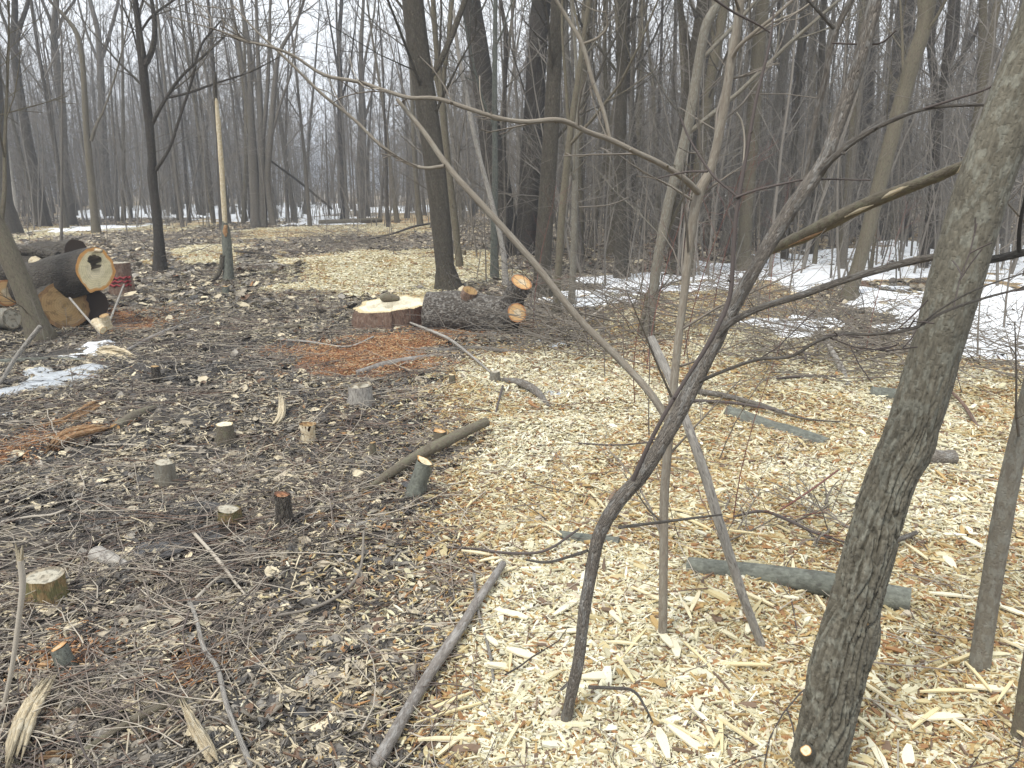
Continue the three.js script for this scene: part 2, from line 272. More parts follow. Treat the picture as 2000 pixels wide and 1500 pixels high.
// ---------------------------------------------------------------- the ground, one sheet out to the horizon
const soilTex = dataTex(512, 512, (u, v) => { const g = 0.72 + 0.5 * (fbm(u * 40, v * 40, 2, 4, 40, 40) - 0.5) * 1.6 + 0.25 * (vn(u * 160, v * 160, 5, 160, 160) - 0.5), w = fbm(u * 24, v * 24, 8, 3, 24, 24); return [g, g * (0.97 + 0.06 * (w - 0.5)), g * (0.93 + 0.16 * (w - 0.5))]; }, true);
const soilBump = dataTex(512, 512, (u, v) => fbm(u * 36, v * 36, 12, 5, 36, 36), false);
function soilColor(x, z) {
  const d = Math.hypot(x, z), k = zoneAt(x, z, 1), n = fbm(x * 3.1, z * 3.1, 33, 4), m = fbm(x * 0.5, z * 0.5, 44, 3), f = sstep(7, 24, d);
  let c;
  if (k === 'chips') c = n > 0.6 ? [0.2, 0.125, 0.06] : [0.4, 0.3, 0.17];
  else if (k === 'far') c = n > 0.58 ? [0.42, 0.27, 0.12] : [0.56, 0.46, 0.28];
  else if (k === 'orange') c = n > 0.5 ? [0.1, 0.06, 0.04] : [0.27, 0.12, 0.045];
  else { c = [0.05, 0.045, 0.041]; if (n > 0.55) c = [0.075, 0.067, 0.058]; const l = n > 0.5 ? [0.29, 0.255, 0.2] : [0.19, 0.165, 0.13]; c = c.map((q, i) => lerp(q, l[i], f)); if (m > 0.58 && d > 16) c = [0.33, 0.25, 0.14]; }
  return c;
}
{
  const angs = [], NA = 420; for (let i = 0; i <= NA; i++) angs.push(lerp(-0.86, 0.86, i / NA)); for (let i = 1; i < 56; i++) angs.push(lerp(0.86, 2 * Math.PI - 0.86, i / 56));
  const rows = [0.12]; let r = 0.7; while (r < 900) { rows.push(r); r *= r < 45 ? 1.0145 : 1.06; }
  const mb = new MB(), na = angs.length; mb.c = [];
  for (const q of rows) for (const a of angs) { const x = Math.sin(a) * q, z = -Math.cos(a) * q; mb.vert(V(x, hAt(x, z), z), V(0, 1, 0), x / 0.8, z / 0.8); const c = soilColor(x, z); mb.c.push(...c.map(v => Math.min(1, v * 1.35))); }
  for (let j = 0; j < rows.length - 1; j++) for (let i = 0; i < na; i++) { const a = j * na + i, b = j * na + (i + 1) % na, c = a + na, d = b + na; mb.i.push(a, b, c, b, d, c); }
  const c0 = mb.vert(V(0, hAt(0, 0), 0), V(0, 1, 0), 0, 0); mb.c.push(0.1, 0.08, 0.06); for (let i = 0; i < na; i++) mb.i.push(c0, (i + 1) % na, i);
  struct('ground', mb.geometry(true), mat({ vertexColors: true, map: soilTex, bumpMap: soilBump, bumpScale: 0.03, roughness: 0.7 }));
}
// leftover snow, thicker in the middle, sunk into the ground at its ragged edge; by the logs it is grey and icy
for (const [name, list, tint, thick, rag] of [['snow', SNOW, [0.78, 0.81, 0.85], 0.085, 0.7], ['icy_snow', OLD_SNOW, [0.42, 0.45, 0.48], 0.04, 1.1]]) {
  const mb = new MB();
  for (const P of list) {
    const [x0, x1, z0, z1] = P.box, mid = Math.hypot((x0 + x1) / 2, (z0 + z1) / 2), pad = 0.05 * mid, cell = clamp(mid * 0.007, 0.03, 0.4);
    const nx = Math.ceil((x1 - x0 + 2 * pad) / cell), nz = Math.ceil((z1 - z0 + 2 * pad) / cell), id = new Int32Array((nx + 1) * (nz + 1)).fill(-1), sv = [];
    for (let j = 0; j <= nz; j++) for (let i = 0; i <= nx; i++) { const x = x0 - pad + i * cell, z = z0 - pad + j * cell, [u, v] = warped(x, z, 1.4); sv.push(soft([P], u, v, 0.022 * mid, 10) - 0.26 + (fbm(x * 9 / (1 + mid * 0.1), z * 9 / (1 + mid * 0.1), 63, 4) - 0.5) * rag); }
    const get = q => { if (id[q] < 0) { const i = q % (nx + 1), j = (q - i) / (nx + 1), x = x0 - pad + i * cell, z = z0 - pad + j * cell, s = sv[q]; id[q] = mb.vert(V(x, hAt(x, z) + clamp(s, -0.4, 1) * thick + (fbm(x * 6, z * 6, 81, 4) - 0.5) * 0.05, z), V(0, 1, 0), x, z); } return id[q]; };
    for (let j = 0; j < nz; j++) for (let i = 0; i < nx; i++) { const a = j * (nx + 1) + i, q = [a, a + 1, a + nx + 1, a + nx + 2]; if (Math.max(...q.map(k => sv[k])) < -0.05) continue; const [A, B, C, D] = q.map(get); mb.i.push(A, C, B, B, C, D); }
  }
  const t = dataTex(256, 256, (u, v) => fbm(u * 14, v * 14, 3, 5, 14, 14), false);
  struct(name, mb.geometry(true), mat({ color: new THREE.Color().setRGB(...tint), roughness: thick > 0.05 ? 0.7 : 0.35, bumpMap: t, bumpScale: 0.03 }));
}

// ---------------------------------------------------------------- growing branches
function path(p, dir, len, n, rnd, wob, up) { const pts = [p.clone()], d = dir.clone().normalize(), q = p.clone(); for (let i = 0; i < n; i++) { d.x += (rnd() - 0.5) * wob; d.y += (rnd() - 0.5) * wob + up; d.z += (rnd() - 0.5) * wob; d.normalize(); q.addScaledVector(d, len / n); pts.push(q.clone()); } return pts; }
const along = (pts, f) => { const q = f * (pts.length - 1), k = Math.min(pts.length - 2, Math.floor(q)); return [V(0, 0, 0).lerpVectors(pts[k], pts[k + 1], q - k), V(0, 0, 0).subVectors(pts[k + 1], pts[k]).normalize()]; };
function offshoot(dir, rnd, angle) { const a = rnd() * Math.PI * 2, s = V(Math.cos(a), 0.25 * (rnd() - 0.3), Math.sin(a)); s.addScaledVector(dir, -s.dot(dir)).normalize(); return dir.clone().multiplyScalar(Math.cos(angle)).addScaledVector(s, Math.sin(angle)); }
// a branch with its own twigs; o: kids per level, lens
function spray(mb, p, dir, len, r, level, rnd, o) {
  const n = level > 1 ? 5 : level === 1 ? 3 : 2, pts = path(p, dir, len, n, rnd, o.wob ?? 0.3, o.up ?? 0.06), tip = Math.max(o.tip || 0.003, r * 0.3);
  tube(mb, pts, pts.map((_, i) => lerp(r, tip, i / n)), { seg: level > 1 ? 5 : 3 });
  if (level <= 0) return;
  const kids = Math.round((o.kids[level - 1] || 3) * (0.75 + rnd() * 0.5));
  for (let k = 0; k < kids; k++) { const f = lerp(0.18, 1, (k + rnd()) / kids), [q, t] = along(pts, f); spray(mb, q, offshoot(t, rnd, 0.5 + rnd() * 0.5), len * (o.ratio || 0.5) * (1.15 - f * 0.6) * (0.6 + rnd() * 0.7), Math.max(tip, lerp(r, tip, f) * 0.55), level - 1, rnd, o); }
}
// a whole bare tree standing at the origin; returns a Group with trunk, limb and twigs
function bareTree(seed, o) {
  const rnd = rng(seed), g = new THREE.Group(), H = o.h * (0.85 + rnd() * 0.3), r0 = o.r * (0.8 + rnd() * 0.4), lean = V((rnd() - 0.5) * 0.1, 1, (rnd() - 0.5) * 0.1);
  const pts = path(V(0, -0.15, 0), lean, H, 9, rnd, 0.07, 0.01), rad = pts.map((_, i) => r0 * (i ? 1 : 1.35) * Math.pow(1 - i / 9.6, 0.75)); const tr = new MB(); tube(tr, pts, rad, { seg: o.seg || 8, rough: 0.05, seed }); tr.build('trunk', o.mat, g);
  const lb = new MB(); const n = o.limbs; const first = o.first ?? 0.38;
  for (let k = 0; k < n; k++) { const f = lerp(first, 0.99, Math.pow((k + rnd()) / n, 0.9)), [q, t] = along(pts, f), big = rnd() < 0.35; spray(lb, q, offshoot(t, rnd, (big ? 0.35 : 0.65) + rnd() * 0.35), (1 - f * 0.62) * H * (big ? 0.36 : 0.22) * (0.7 + 0.5 * rnd()), r0 * Math.pow(1 - f * 0.9, 0.8) * (big ? 0.55 : 0.32), 2, rnd, { kids: o.kids, up: 0.1, wob: 0.26, tip: o.tip, ratio: 0.48 }); }
  for (let k = 0; k < (o.low || 0); k++) { const [q, t] = along(pts, 0.06 + rnd() * 0.36); spray(lb, q, offshoot(t, rnd, 0.9 + rnd() * 0.4), 0.6 + rnd() * 1.4, 0.011, 1, rnd, { kids: [5], up: 0.02, wob: 0.5, tip: o.tip, ratio: 0.55 }); }
  lb.build('crown', o.crownMat || o.mat, g); return g;
}
function whip(seed, h, r, kids, material) {                 // a thin sapling
  const rnd = rng(seed), g = new THREE.Group(), pts = path(V(0, -0.05, 0), V((rnd() - 0.5) * 0.3, 1, (rnd() - 0.5) * 0.3), h, 7, rnd, 0.16, 0.02), a = new MB(), b = new MB();
  tube(a, pts, pts.map((_, i) => lerp(r, 0.003, Math.pow(i / 7, 0.8))), { seg: 5 });
  for (let k = 0; k < kids; k++) { const f = 0.12 + 0.86 * rnd(), [q, t] = along(pts, f); spray(b, q, offshoot(t, rnd, 0.7 + rnd() * 0.5), h * 0.26 * (1.1 - f * 0.6) * (0.5 + rnd()), r * 0.4 * (1 - f * 0.6), 1, rnd, { kids: [4], wob: 0.45, up: 0.05, tip: 0.0018, ratio: 0.5 }); }
  a.build('stem', material, g); tag(b.build('twigs', material, g), null, null, null, 'stuff'); return g;
}

// ---------------------------------------------------------------- trees given by the outline of their trunks: [x, y, width] from the foot up
// stems: a list of such outlines; the first starts on the ground. H: height they go on to above the frame
function knots(list, d0, o, d1) { return list.map((k, i) => { const p = at(k[0], k[1], k[3] ?? lerp(d0, d1 ?? d0, i / Math.max(1, list.length - 1))); const s = p.s; p.sub(o); return [p, k[2] * s / 2]; }); }
let treeSeed = 500;
function drawnTree(label, category, material, trunk, limbs = [], o = {}) {
  const foot = G(trunk[0][0], trunk[0][1]), d = o.d || foot.d, base = V(foot.x, foot.y, foot.z); if (o.d) { const q = at(trunk[0][0], trunk[0][1], o.d); base.set(q.x, hAt(q.x, q.z), q.z); }
  const seed = treeSeed++, rnd = rng(seed), t = thing(o.name || 'bare_tree', base, label, category, o.group);
  const ks = knots(trunk, d, base); ks[0][0].set(0, 0, 0);
  const r0 = ks[0][1]; ks.unshift([V(0, -0.25, 0), r0 * 1.9]); ks[1][1] *= 1.3; if (ks.length > 3) ks.splice(2, 0, [V(0, 0, 0).lerpVectors(ks[1][0], ks[2][0], Math.min(0.5, 0.5 / Math.max(0.6, ks[2][0].length()))), r0 * 1.03]);
  const grow = (ks, H, thin) => { if (!H) return; let a = ks[ks.length - 1], b = ks[ks.length - 2]; const dir = V(0, 0, 0).subVectors(a[0], b[0]).normalize(); dir.y += 0.5; dir.normalize(); const n = 4, L = Math.max(0.5, H - a[0].y); let p = a[0]; for (let i = 1; i <= n; i++) { dir.x += (rnd() - 0.5) * 0.2; dir.z += (rnd() - 0.5) * 0.2; dir.y += 0.15; dir.normalize(); p = p.clone().addScaledVector(dir, L / n); ks.push([p, Math.max(0.008, a[1] * (1 - i / n * (thin || 0.9)))]); } };
  grow(ks, o.h); const s = smooth(ks, 4), m = new MB(); tube(m, s.pts, s.rad, { seg: o.seg || 12, rough: o.rough ?? 0.07, seed, lobes: [4 + seed % 3, 0.2], lobeFall: f => Math.max(0, 1 - f * 9) }); m.build('trunk', material, t);
  const crown = new MB(), tips = [s];
  for (const L of limbs) { const lk = knots(L, d, base, d - (L.out || 0)); if (o.h && L.grow !== 0) grow(lk, o.h * (L.h || 0.85)); const q = smooth(lk, 4), w = new MB(); tube(w, q.pts, q.rad, { seg: 8, rough: 0.05, seed: seed + 9, capB: true }); w.build('limb', material, t); tips.push(q); }
  for (const q of tips) { const n = Math.round((o.limbs ?? 8) / (q === s ? 1 : 2)); for (let k = 0; k < n; k++) { const f = lerp(o.first ?? 0.42, 0.99, (k + rnd()) / n), [p, dd] = along(q.pts, f), r = q.rad[Math.floor(f * (q.rad.length - 1))]; spray(crown, p, offshoot(dd, rnd, 0.45 + rnd() * 0.4), (o.limbLen || 2.4) * (1.2 - f * 0.6) * (0.6 + rnd() * 0.8), Math.min(r * 0.5, 0.026), 2, rnd, { kids: o.kids || [3, 5], up: 0.1, wob: 0.28, tip: 0.003 + d * 0.00012, ratio: 0.5 }); } }
  for (let k = 0; k < (o.low ?? 3); k++) { const [p, dd] = along(s.pts, 0.04 + rnd() * 0.4); spray(crown, p, offshoot(dd, rnd, 0.9 + rnd() * 0.4), 0.4 + rnd() * 0.9, 0.007, 1, rnd, { kids: [4], up: 0.03, wob: 0.5, tip: 0.0025, ratio: 0.5 }); }
  if (crown.count) crown.build('crown', d < 14 ? material : MAT.far, t);
  return t;
}
// --- left side
drawnTree('grey trunk leaning left in front of the log pile at the frame edge', 'tree', MAT.olive, [[80, 662, 44], [62, 610, 38], [38, 545, 38], [0, 462, 40], [-45, 370, 36], [-75, 250, 32]], [], { h: 9, low: 2 });
drawnTree('thick dark trunk at the left frame edge behind the log pile', 'tree', MAT.dark, [[22, 456, 34], [10, 390, 26], [2, 280, 22], [-8, 150, 20], [-16, 0, 17]], [], { h: 17 });
drawnTree('thin white birch stem slanting beside the dark trunk at the left edge', 'birch tree', MAT.bleach, [[34, 448, 8], [30, 400, 8], [18, 320, 8], [6, 250, 7], [-10, 160, 6]], [], { h: 13 });
drawnTree('dark leaning tree forking near the top left corner', 'tree', MAT.dark, [[88, 442, 21], [68, 340, 17], [47, 230, 16], [34, 150, 15], [27, 85, 14], [29, 0, 11]], [[[30, 95, 9], [40, 50, 9], [56, 0, 8]], [[24, 85, 7], [12, 50, 6], [0, 15, 5]]], { h: 17 });
drawnTree('grey tree with two upper forks standing behind the log pile', 'tree', MAT.far, [[140, 440, 20], [126, 330, 15], [121, 200, 14], [111, 130, 14], [106, 70, 12], [110, 0, 11]], [[[108, 90, 8], [98, 40, 7], [82, 0, 6]], [[112, 75, 7], [122, 35, 6], [146, 0, 5]]], { h: 17 });
drawnTree('very thin straight tree in front of the grey forked tree', 'tree', MAT.far, [[120, 474, 5], [121, 320, 5], [121, 190, 4], [119, 60, 3]], [], { h: 12, limbs: 5, limbLen: 1.2 });
drawnTree('tree with a curving limb bending left, standing right of the log pile', 'tree', MAT.olive, [[188, 455, 15], [180, 370, 14], [172, 290, 13], [168, 240, 11], [160, 110, 10], [150, 66, 9], [126, 32, 7], [96, 0, 5]], [[[178, 275, 7], [190, 240, 6], [200, 222, 4]]], { h: 14 });
drawnTree('grey tree with a narrow V fork left of the dark forked tree', 'tree', MAT.far, [[213, 424, 17], [202, 270, 14], [196, 130, 13], [191, 60, 10], [176, 0, 8]], [[[200, 112, 8], [216, 60, 7], [231, 0, 6]], [[190, 115, 6], [168, 60, 5], [152, 0, 4]]], { h: 17 });
drawnTree('dark forked tree with a burl, standing alone at the edge of the clearing', 'tree', MAT.darker, [[314, 530, 21], [309, 450, 18], [302, 390, 17], [297, 340, 18], [297, 310, 15], [291, 240, 17], [283, 170, 17], [278, 118, 17], [271, 55, 12], [264, 0, 11]], [
  [[280, 130, 13], [292, 110, 12], [300, 85, 11], [302, 45, 10], [296, 0, 8]],
  Object.assign([[293, 250, 9], [308, 220, 8], [328, 186, 7], [352, 152, 6], [402, 105, 5], [442, 68, 4]], { grow: 0 }),
  Object.assign([[322, 192, 5], [366, 182, 5], [420, 163, 4], [490, 140, 3], [544, 112, 2]], { grow: 0 }),
  Object.assign([[302, 335, 8], [330, 292, 6], [350, 232, 6], [374, 160, 5], [392, 90, 5], [432, 40, 3]], { grow: 0 }),
  Object.assign([[276, 60, 5], [296, 32, 5], [346, -4, 4]], { grow: 0 }),
  Object.assign([[272, 110, 4], [256, 50, 4], [238, 10, 3]], { grow: 0 })], { h: 12, low: 4, rough: 0.12, limbs: 5 });
drawnTree('large tree of several stems spreading in a fan behind the broken snag', 'tree', MAT.far, [[502, 446, 20], [496, 340, 19], [490, 220, 13], [486, 90, 9], [470, 0, 7]], [
  [[515, 442, 16], [512, 340, 14], [508, 200, 11], [503, 90, 8], [500, 0, 6]], [[534, 440, 14], [522, 360, 13], [530, 250, 12], [538, 150, 10], [545, 105, 8], [580, 40, 6], [594, 0, 5]],
  [[510, 300, 9], [522, 180, 8], [526, 80, 7], [528, 0, 5]], [[492, 260, 8], [476, 140, 7], [462, 60, 5], [452, 0, 4]], [[520, 300, 8], [552, 190, 5], [566, 150, 4]]], { h: 18, limbs: 9 });
drawnTree('slim dark tree with steep upright limbs against the open sky', 'tree', MAT.darker, [[671, 430, 11], [668, 330, 10], [665, 240, 12], [664, 150, 10], [662, 80, 9], [667, 0, 7]], [[[664, 160, 5], [652, 90, 4], [640, 20, 3]], [[664, 130, 5], [658, 60, 4], [656, 0, 3]], [[665, 200, 5], [682, 140, 4], [690, 80, 3]]], { h: 17, limbs: 12, first: 0.35 });
drawnTree('grey tree with a swollen trunk right of the slim dark tree', 'tree', MAT.far, [[707, 430, 14], [704, 330, 17], [708, 240, 17], [706, 170, 11], [705, 90, 9], [710, 0, 6]], [[[708, 245, 7], [722, 200, 5], [732, 150, 3]], [[706, 160, 6], [716, 100, 5], [730, 30, 4]]], { h: 17, limbs: 12 });
// --- the middle
drawnTree('big furrowed trunk leaning left just behind the fallen log', 'tree', MAT.dark, [[876, 566, 46], [869, 520, 37], [860, 420, 40], [846, 300, 43], [832, 200, 43], [816, 90, 42], [806, 0, 42]], [[[838, 150, 14], [858, 125, 12], [872, 165, 0.1]].slice(0, 2)], { h: 16, seg: 20, low: 2 });
drawnTree('left stem of the thick twin trunks rising from one foot', 'tree', MAT.darker, [[1000, 500, 46], [985, 420, 46], [968, 330, 48], [948, 200, 42], [934, 90, 40], [920, 0, 38]], [], { h: 17, seg: 18 });
drawnTree('right stem of the thick twin trunks, leaning slightly right', 'tree', MAT.darker, [[1021, 502, 40], [1030, 420, 42], [1036, 330, 42], [1044, 200, 40], [1050, 90, 39], [1058, 0, 38]], [], { h: 17, seg: 18 });
drawnTree('straight furrowed trunk in front of the twin trunks', 'tree', MAT.dark, [[1060, 580, 36], [1061, 500, 32], [1068, 380, 31], [1076, 260, 31], [1084, 110, 29], [1090, 0, 28]], [], { h: 15, seg: 18 });
drawnTree('smooth tan grey trunk right of the straight furrowed trunk', 'tree', MAT.olive, [[1131, 508, 18], [1130, 420, 22], [1128, 300, 21], [1134, 200, 20], [1141, 90, 20], [1148, 0, 20]], [], { h: 16 });
drawnTree('slender olive sapling trunk leaning right above the brush pile', 'tree', MAT.olive, [[1086, 616, 15], [1090, 540, 14], [1096, 440, 15], [1106, 330, 14], [1118, 230, 13], [1131, 140, 11], [1142, 60, 9]], [[[1112, 260, 7], [1104, 150, 6], [1098, 60, 5]]], { h: 8, limbs: 5 });
drawnTree('short pale grey trunk beside the slender olive sapling', 'tree', MAT.grey, [[1116, 598, 13], [1119, 520, 12], [1122, 420, 13], [1124, 330, 11], [1128, 200, 8]], [], { h: 7, limbs: 4, limbLen: 1.2 });
drawnTree('straight dark trunk standing alone in the snow at the middle', 'tree', MAT.dark, [[1215, 549, 27], [1213, 470, 25], [1211, 360, 23], [1212, 230, 24], [1215, 110, 21], [1218, 0, 20]], [], { h: 16, seg: 16 });
drawnTree('dark crooked stem close behind the straight dark trunk', 'tree', MAT.darker, [[1228, 500, 12], [1232, 420, 11], [1238, 330, 12], [1238, 250, 9], [1229, 160, 10], [1226, 60, 8]], [[[1232, 150, 5], [1244, 130, 4], [1254, 118, 3]]], { h: 13, limbs: 5 });
drawnTree('brownish short trunk left of the straight dark trunk', 'tree', MAT.olive, [[1194, 500, 20], [1193, 440, 17], [1190, 330, 12], [1184, 200, 9], [1181, 60, 7]], [], { h: 15 });
drawnTree('olive trunk in shade with a sinuous fork left of centre', 'tree', MAT.olive, [[898, 522, 12], [888, 430, 14], [876, 330, 13], [867, 240, 13], [862, 170, 12], [852, 90, 11], [846, 0, 10]], [[[864, 170, 9], [874, 90, 8], [884, 0, 7]], Object.assign([[866, 230, 6], [850, 150, 8], [836, 118, 7]], { grow: 0 })], { h: 15, limbs: 6 });
drawnTree('bleached dead stem leaning left between the big trunks', 'dead tree', MAT.bleach, [[988, 560, 12], [984, 500, 11], [972, 440, 9], [958, 385, 9], [940, 320, 9], [926, 262, 9], [912, 190, 9], [901, 135, 8], [892, 80, 7], [886, 20, 5]], [], { limbs: 0, low: 1, name: 'dead_tree' });
drawnTree('slim mossy green trunk beside the bleached dead stem', 'tree', MAT.green, [[966, 545, 15], [965, 470, 14], [967, 350, 12], [966, 200, 10], [967, 80, 9], [968, 0, 8]], [], { h: 12 });
drawnTree('thin dark wavy stem right of the mossy green trunk', 'tree', MAT.darker, [[990, 505, 9], [988, 400, 9], [984, 280, 8], [986, 170, 8], [987, 60, 9], [978, 0, 7]], [], { h: 12, limbs: 5 });
// --- right of the middle
drawnTree('dark trunk leaning right among the crowded trunks', 'tree', MAT.dark, [[1318, 544, 32], [1322, 470, 31], [1328, 380, 28], [1337, 270, 26], [1352, 150, 28], [1366, 70, 30], [1378, 0, 32]], [[[1350, 170, 11], [1337, 90, 9], [1326, 0, 8]], [[1354, 120, 9], [1340, 60, 8], [1330, 10, 7]]], { h: 15, seg: 16 });
drawnTree('smooth olive trunk curving right in front of a dark one', 'tree', MAT.grey, [[1265, 662, 22], [1272, 610, 19], [1281, 529, 20], [1298, 434, 20], [1314, 364, 21], [1339, 269, 21], [1356, 178, 20], [1368, 103, 19], [1381, 45, 18], [1406, 0, 17]], [], { h: 9, limbs: 5 });
drawnTree('smooth tan trunk right of the curving olive trunk', 'tree', MAT.olive, [[1346, 545, 20], [1352, 450, 20], [1364, 330, 21], [1380, 206, 21], [1394, 118, 21], [1411, 30, 20], [1420, -30, 18]], [[[1398, 120, 10], [1392, 60, 9], [1388, 0, 8]]], { h: 14 });
drawnTree('thick olive trunk with a swollen foot behind the dark upright shoot', 'tree', MAT.olive, [[1450, 534, 34], [1453, 490, 27], [1460, 380, 26], [1470, 250, 27], [1480, 110, 26], [1491, 0, 25]], [], { h: 15, seg: 14 });
drawnTree('grey brown trunk leaning right beside the thick olive one', 'tree', MAT.far, [[1488, 518, 15], [1499, 410, 16], [1515, 248, 16], [1531, 124, 17], [1548, 0, 17]], [[[1522, 200, 9], [1536, 110, 9], [1554, 20, 8]]], { h: 15 });
drawnTree('dark tree with stems crossing behind the curved sapling', 'tree', MAT.darker, [[1530, 476, 18], [1540, 380, 17], [1551, 250, 17], [1562, 110, 16], [1582, 0, 15]], [[[1546, 330, 9], [1530, 200, 9], [1521, 60, 8]], [[1552, 220, 8], [1580, 120, 7], [1596, 60, 6]]], { h: 16 });
drawnTree('straight dark stem between the curved sapling and the wide trunks', 'tree', MAT.dark, [[1586, 498, 13], [1590, 400, 12], [1598, 270, 12], [1604, 130, 12], [1610, 0, 11]], [], { h: 15 });
drawnTree('wide black trunk deep in the wood, left of the leaning grey one', 'tree', MAT.darker, [[1668, 460, 38], [1673, 400, 32], [1682, 290, 31], [1692, 150, 29], [1702, 0, 27]], [], { h: 18, seg: 14 });
drawnTree('broad dark trunk leaning right over the snow', 'tree', MAT.darker, [[1722, 474, 24], [1731, 390, 24], [1742, 270, 27], [1752, 150, 28], [1768, 0, 28]], [[[1756, 130, 10], [1764, 60, 9], [1770, 0, 8]]], { h: 17, seg: 14 });
drawnTree('leaning grey trunk standing in the snow right of the curved sapling', 'tree', MAT.olive, [[1656, 586, 36], [1664, 560, 27], [1679, 510, 26], [1699, 434, 26], [1720, 351, 28], [1742, 269, 28], [1765, 186, 28], [1784, 116, 29], [1802, 62, 28], [1813, 0, 30]], [[[1790, 100, 16], [1800, 60, 12], [1796, 0, 10]]], { h: 12, seg: 16, limbs: 7 });
drawnTree('dark tree forking into three stems left of the big leaning trunk', 'tree', MAT.darker, [[1827, 492, 19], [1827, 400, 18], [1822, 310, 22], [1824, 240, 20], [1828, 180, 17], [1818, 90, 14], [1826, 40, 11], [1838, -10, 10]], [[[1834, 190, 13], [1852, 130, 12], [1866, 90, 11], [1872, 0, 9]], [[1840, 180, 10], [1866, 130, 9], [1900, 75, 8], [1924, 10, 7]], [[1820, 120, 8], [1808, 70, 7], [1796, 20, 6]]], { h: 14 });
drawnTree('dark straight trunk at the back, left of the three stemmed tree', 'tree', MAT.darker, [[1768, 464, 20], [1770, 380, 18], [1772, 250, 16], [1778, 100, 14], [1784, 0, 12]], [], { h: 17 });
drawnTree('thin brown stem rising at the right beyond the big leaning trunk', 'tree', MAT.far, [[1905, 470, 11], [1912, 350, 10], [1922, 200, 9], [1935, 60, 8]], [[[1918, 250, 5], [1928, 150, 5], [1930, 40, 4]]], { h: 15, limbs: 10 });
drawnTree('grey stem at the right frame edge behind the big leaning trunk', 'tree', MAT.far, [[1962, 500, 14], [1970, 350, 13], [1980, 180, 12], [1995, 20, 10]], [], { h: 15, limbs: 8 });
drawnTree('small dark leaning sapling in the chips left of the pale sapling', 'sapling', MAT.olive, [[1250, 655, 9], [1262, 590, 8], [1290, 500, 7], [1318, 420, 6], [1344, 370, 4]], [], { limbs: 3, limbLen: 0.6, low: 3, name: 'sapling' });
drawnTree('thin sapling standing in the snow left of the leaning grey trunk', 'sapling', MAT.olive, [[1590, 520, 8], [1600, 440, 7], [1612, 340, 6], [1622, 220, 5]], [], { limbs: 4, limbLen: 0.9, low: 3, name: 'sapling' });
drawnTree('thin sapling in the snow right of the leaning grey trunk', 'sapling', MAT.olive, [[1700, 530, 7], [1708, 470, 6], [1716, 400, 5], [1728, 300, 4]], [], { limbs: 4, limbLen: 0.9, low: 3, name: 'sapling' });

// --- trees by the hundred further back, each a copy of one of a few kinds
const KINDS = [];
for (let k = 0; k < 7; k++) { const kid = bareTree(70 + k, { h: 14, r: 0.08, limbs: 12, kids: [3, 5], tip: 0.005, mat: [MAT.far, MAT.dark, MAT.far, MAT.olive, MAT.darker, MAT.far, MAT.olive][k], crownMat: k % 2 ? MAT.far : MAT.farTwig, seg: 8, low: 6 }); kid.name = 'bare_tree'; KINDS.push(kid); }
const FARLABEL = ['slim grey bare tree standing in the crowded far wood', 'dark furrowed bare tree standing in the crowded far wood', 'pale grey bare tree standing in the crowded far wood', 'olive grey bare tree standing in the crowded far wood', 'blackish bare tree standing in the crowded far wood', 'slender grey bare tree standing in the crowded far wood', 'olive bare tree with low twigs standing in the far wood'];
const used = [];
const openAt = (x, z) => { const px = 1000 + F * x / -z; return px < 850 ? -z > 27 : px < 1100 ? -z > 17 : -z > 15; };
const room = (x, z, r) => used.every(u => Math.hypot(u[0] - x, u[1] - z) > r);
{
  const rnd = rng(4411); scene.children.forEach(o => { if (/tree|stem/.test(o.name)) used.push([o.position.x, o.position.z]); });
  let n = 0, tries = 0;
  while (n < 165 && tries++ < 6000) {
    const near = n > 105, d = near ? 15 + 20 * rnd() : 15 + 42 * Math.sqrt(rnd()) * (0.55 + 0.45 * rnd()), x = near ? (0.03 + 0.66 * rnd()) * d : (rnd() - 0.5) * 1.5 * d, z = -d; if (!openAt(x, z) || !room(x, z, 0.9)) continue;
    const px = 1000 + F * x / d; if (px > 520 && px < 800 && rnd() < 0.5) continue;
    used.push([x, z]); const k = Math.floor(rnd() * 7), o = KINDS[k].clone(); o.name = numbered('bare_tree'); o.position.set(x, hAt(x, z), z); o.rotation.y = rnd() * 6.28; const s = 0.75 + rnd() * 0.5; o.scale.set(s, 0.75 + rnd() * 0.45, s); o.rotation.x = (rnd() - 0.5) * 0.12; o.rotation.z = (rnd() - 0.5) * 0.12; scene.add(o);
    tag(o, FARLABEL[k], 'tree', 'far wood, ' + FARLABEL[k].split(' standing')[0]); n++;
  }
}
// the wood beyond, which reads as one mass
function scatter(name, kinds, spots, kind = 'stuff', label, category) {
  const root = new THREE.Group(); root.name = numbered(name); scene.add(root); root.userData.kind = kind; if (label) tag(root, label, category);
  const m = new THREE.Matrix4(), q = new THREE.Quaternion(), e = new THREE.Euler();
  kinds.forEach((kd, k) => { const mine = spots.filter(s => s.k === k); if (!mine.length) return; const im = new THREE.InstancedMesh(kd.geo, kd.mat, mine.length); im.name = kd.name; im.userData.kind = kind; im.castShadow = im.receiveShadow = true; mine.forEach((s, i) => { e.set(s.rx || 0, s.ry || 0, s.rz || 0, 'YXZ'); q.setFromEuler(e); m.compose(V(s.x, s.y, s.z), q, V(s.sx, s.sy, s.sz)); im.setMatrixAt(i, m); if (s.c) im.setColorAt(i, new THREE.Color().setRGB(...s.c)); }); root.add(im); });
  return root;
}
const fold = g => { const gs = []; g.traverse(o => { if (o.isMesh) gs.push(o.geometry); }); return mergeGeometries(gs); };
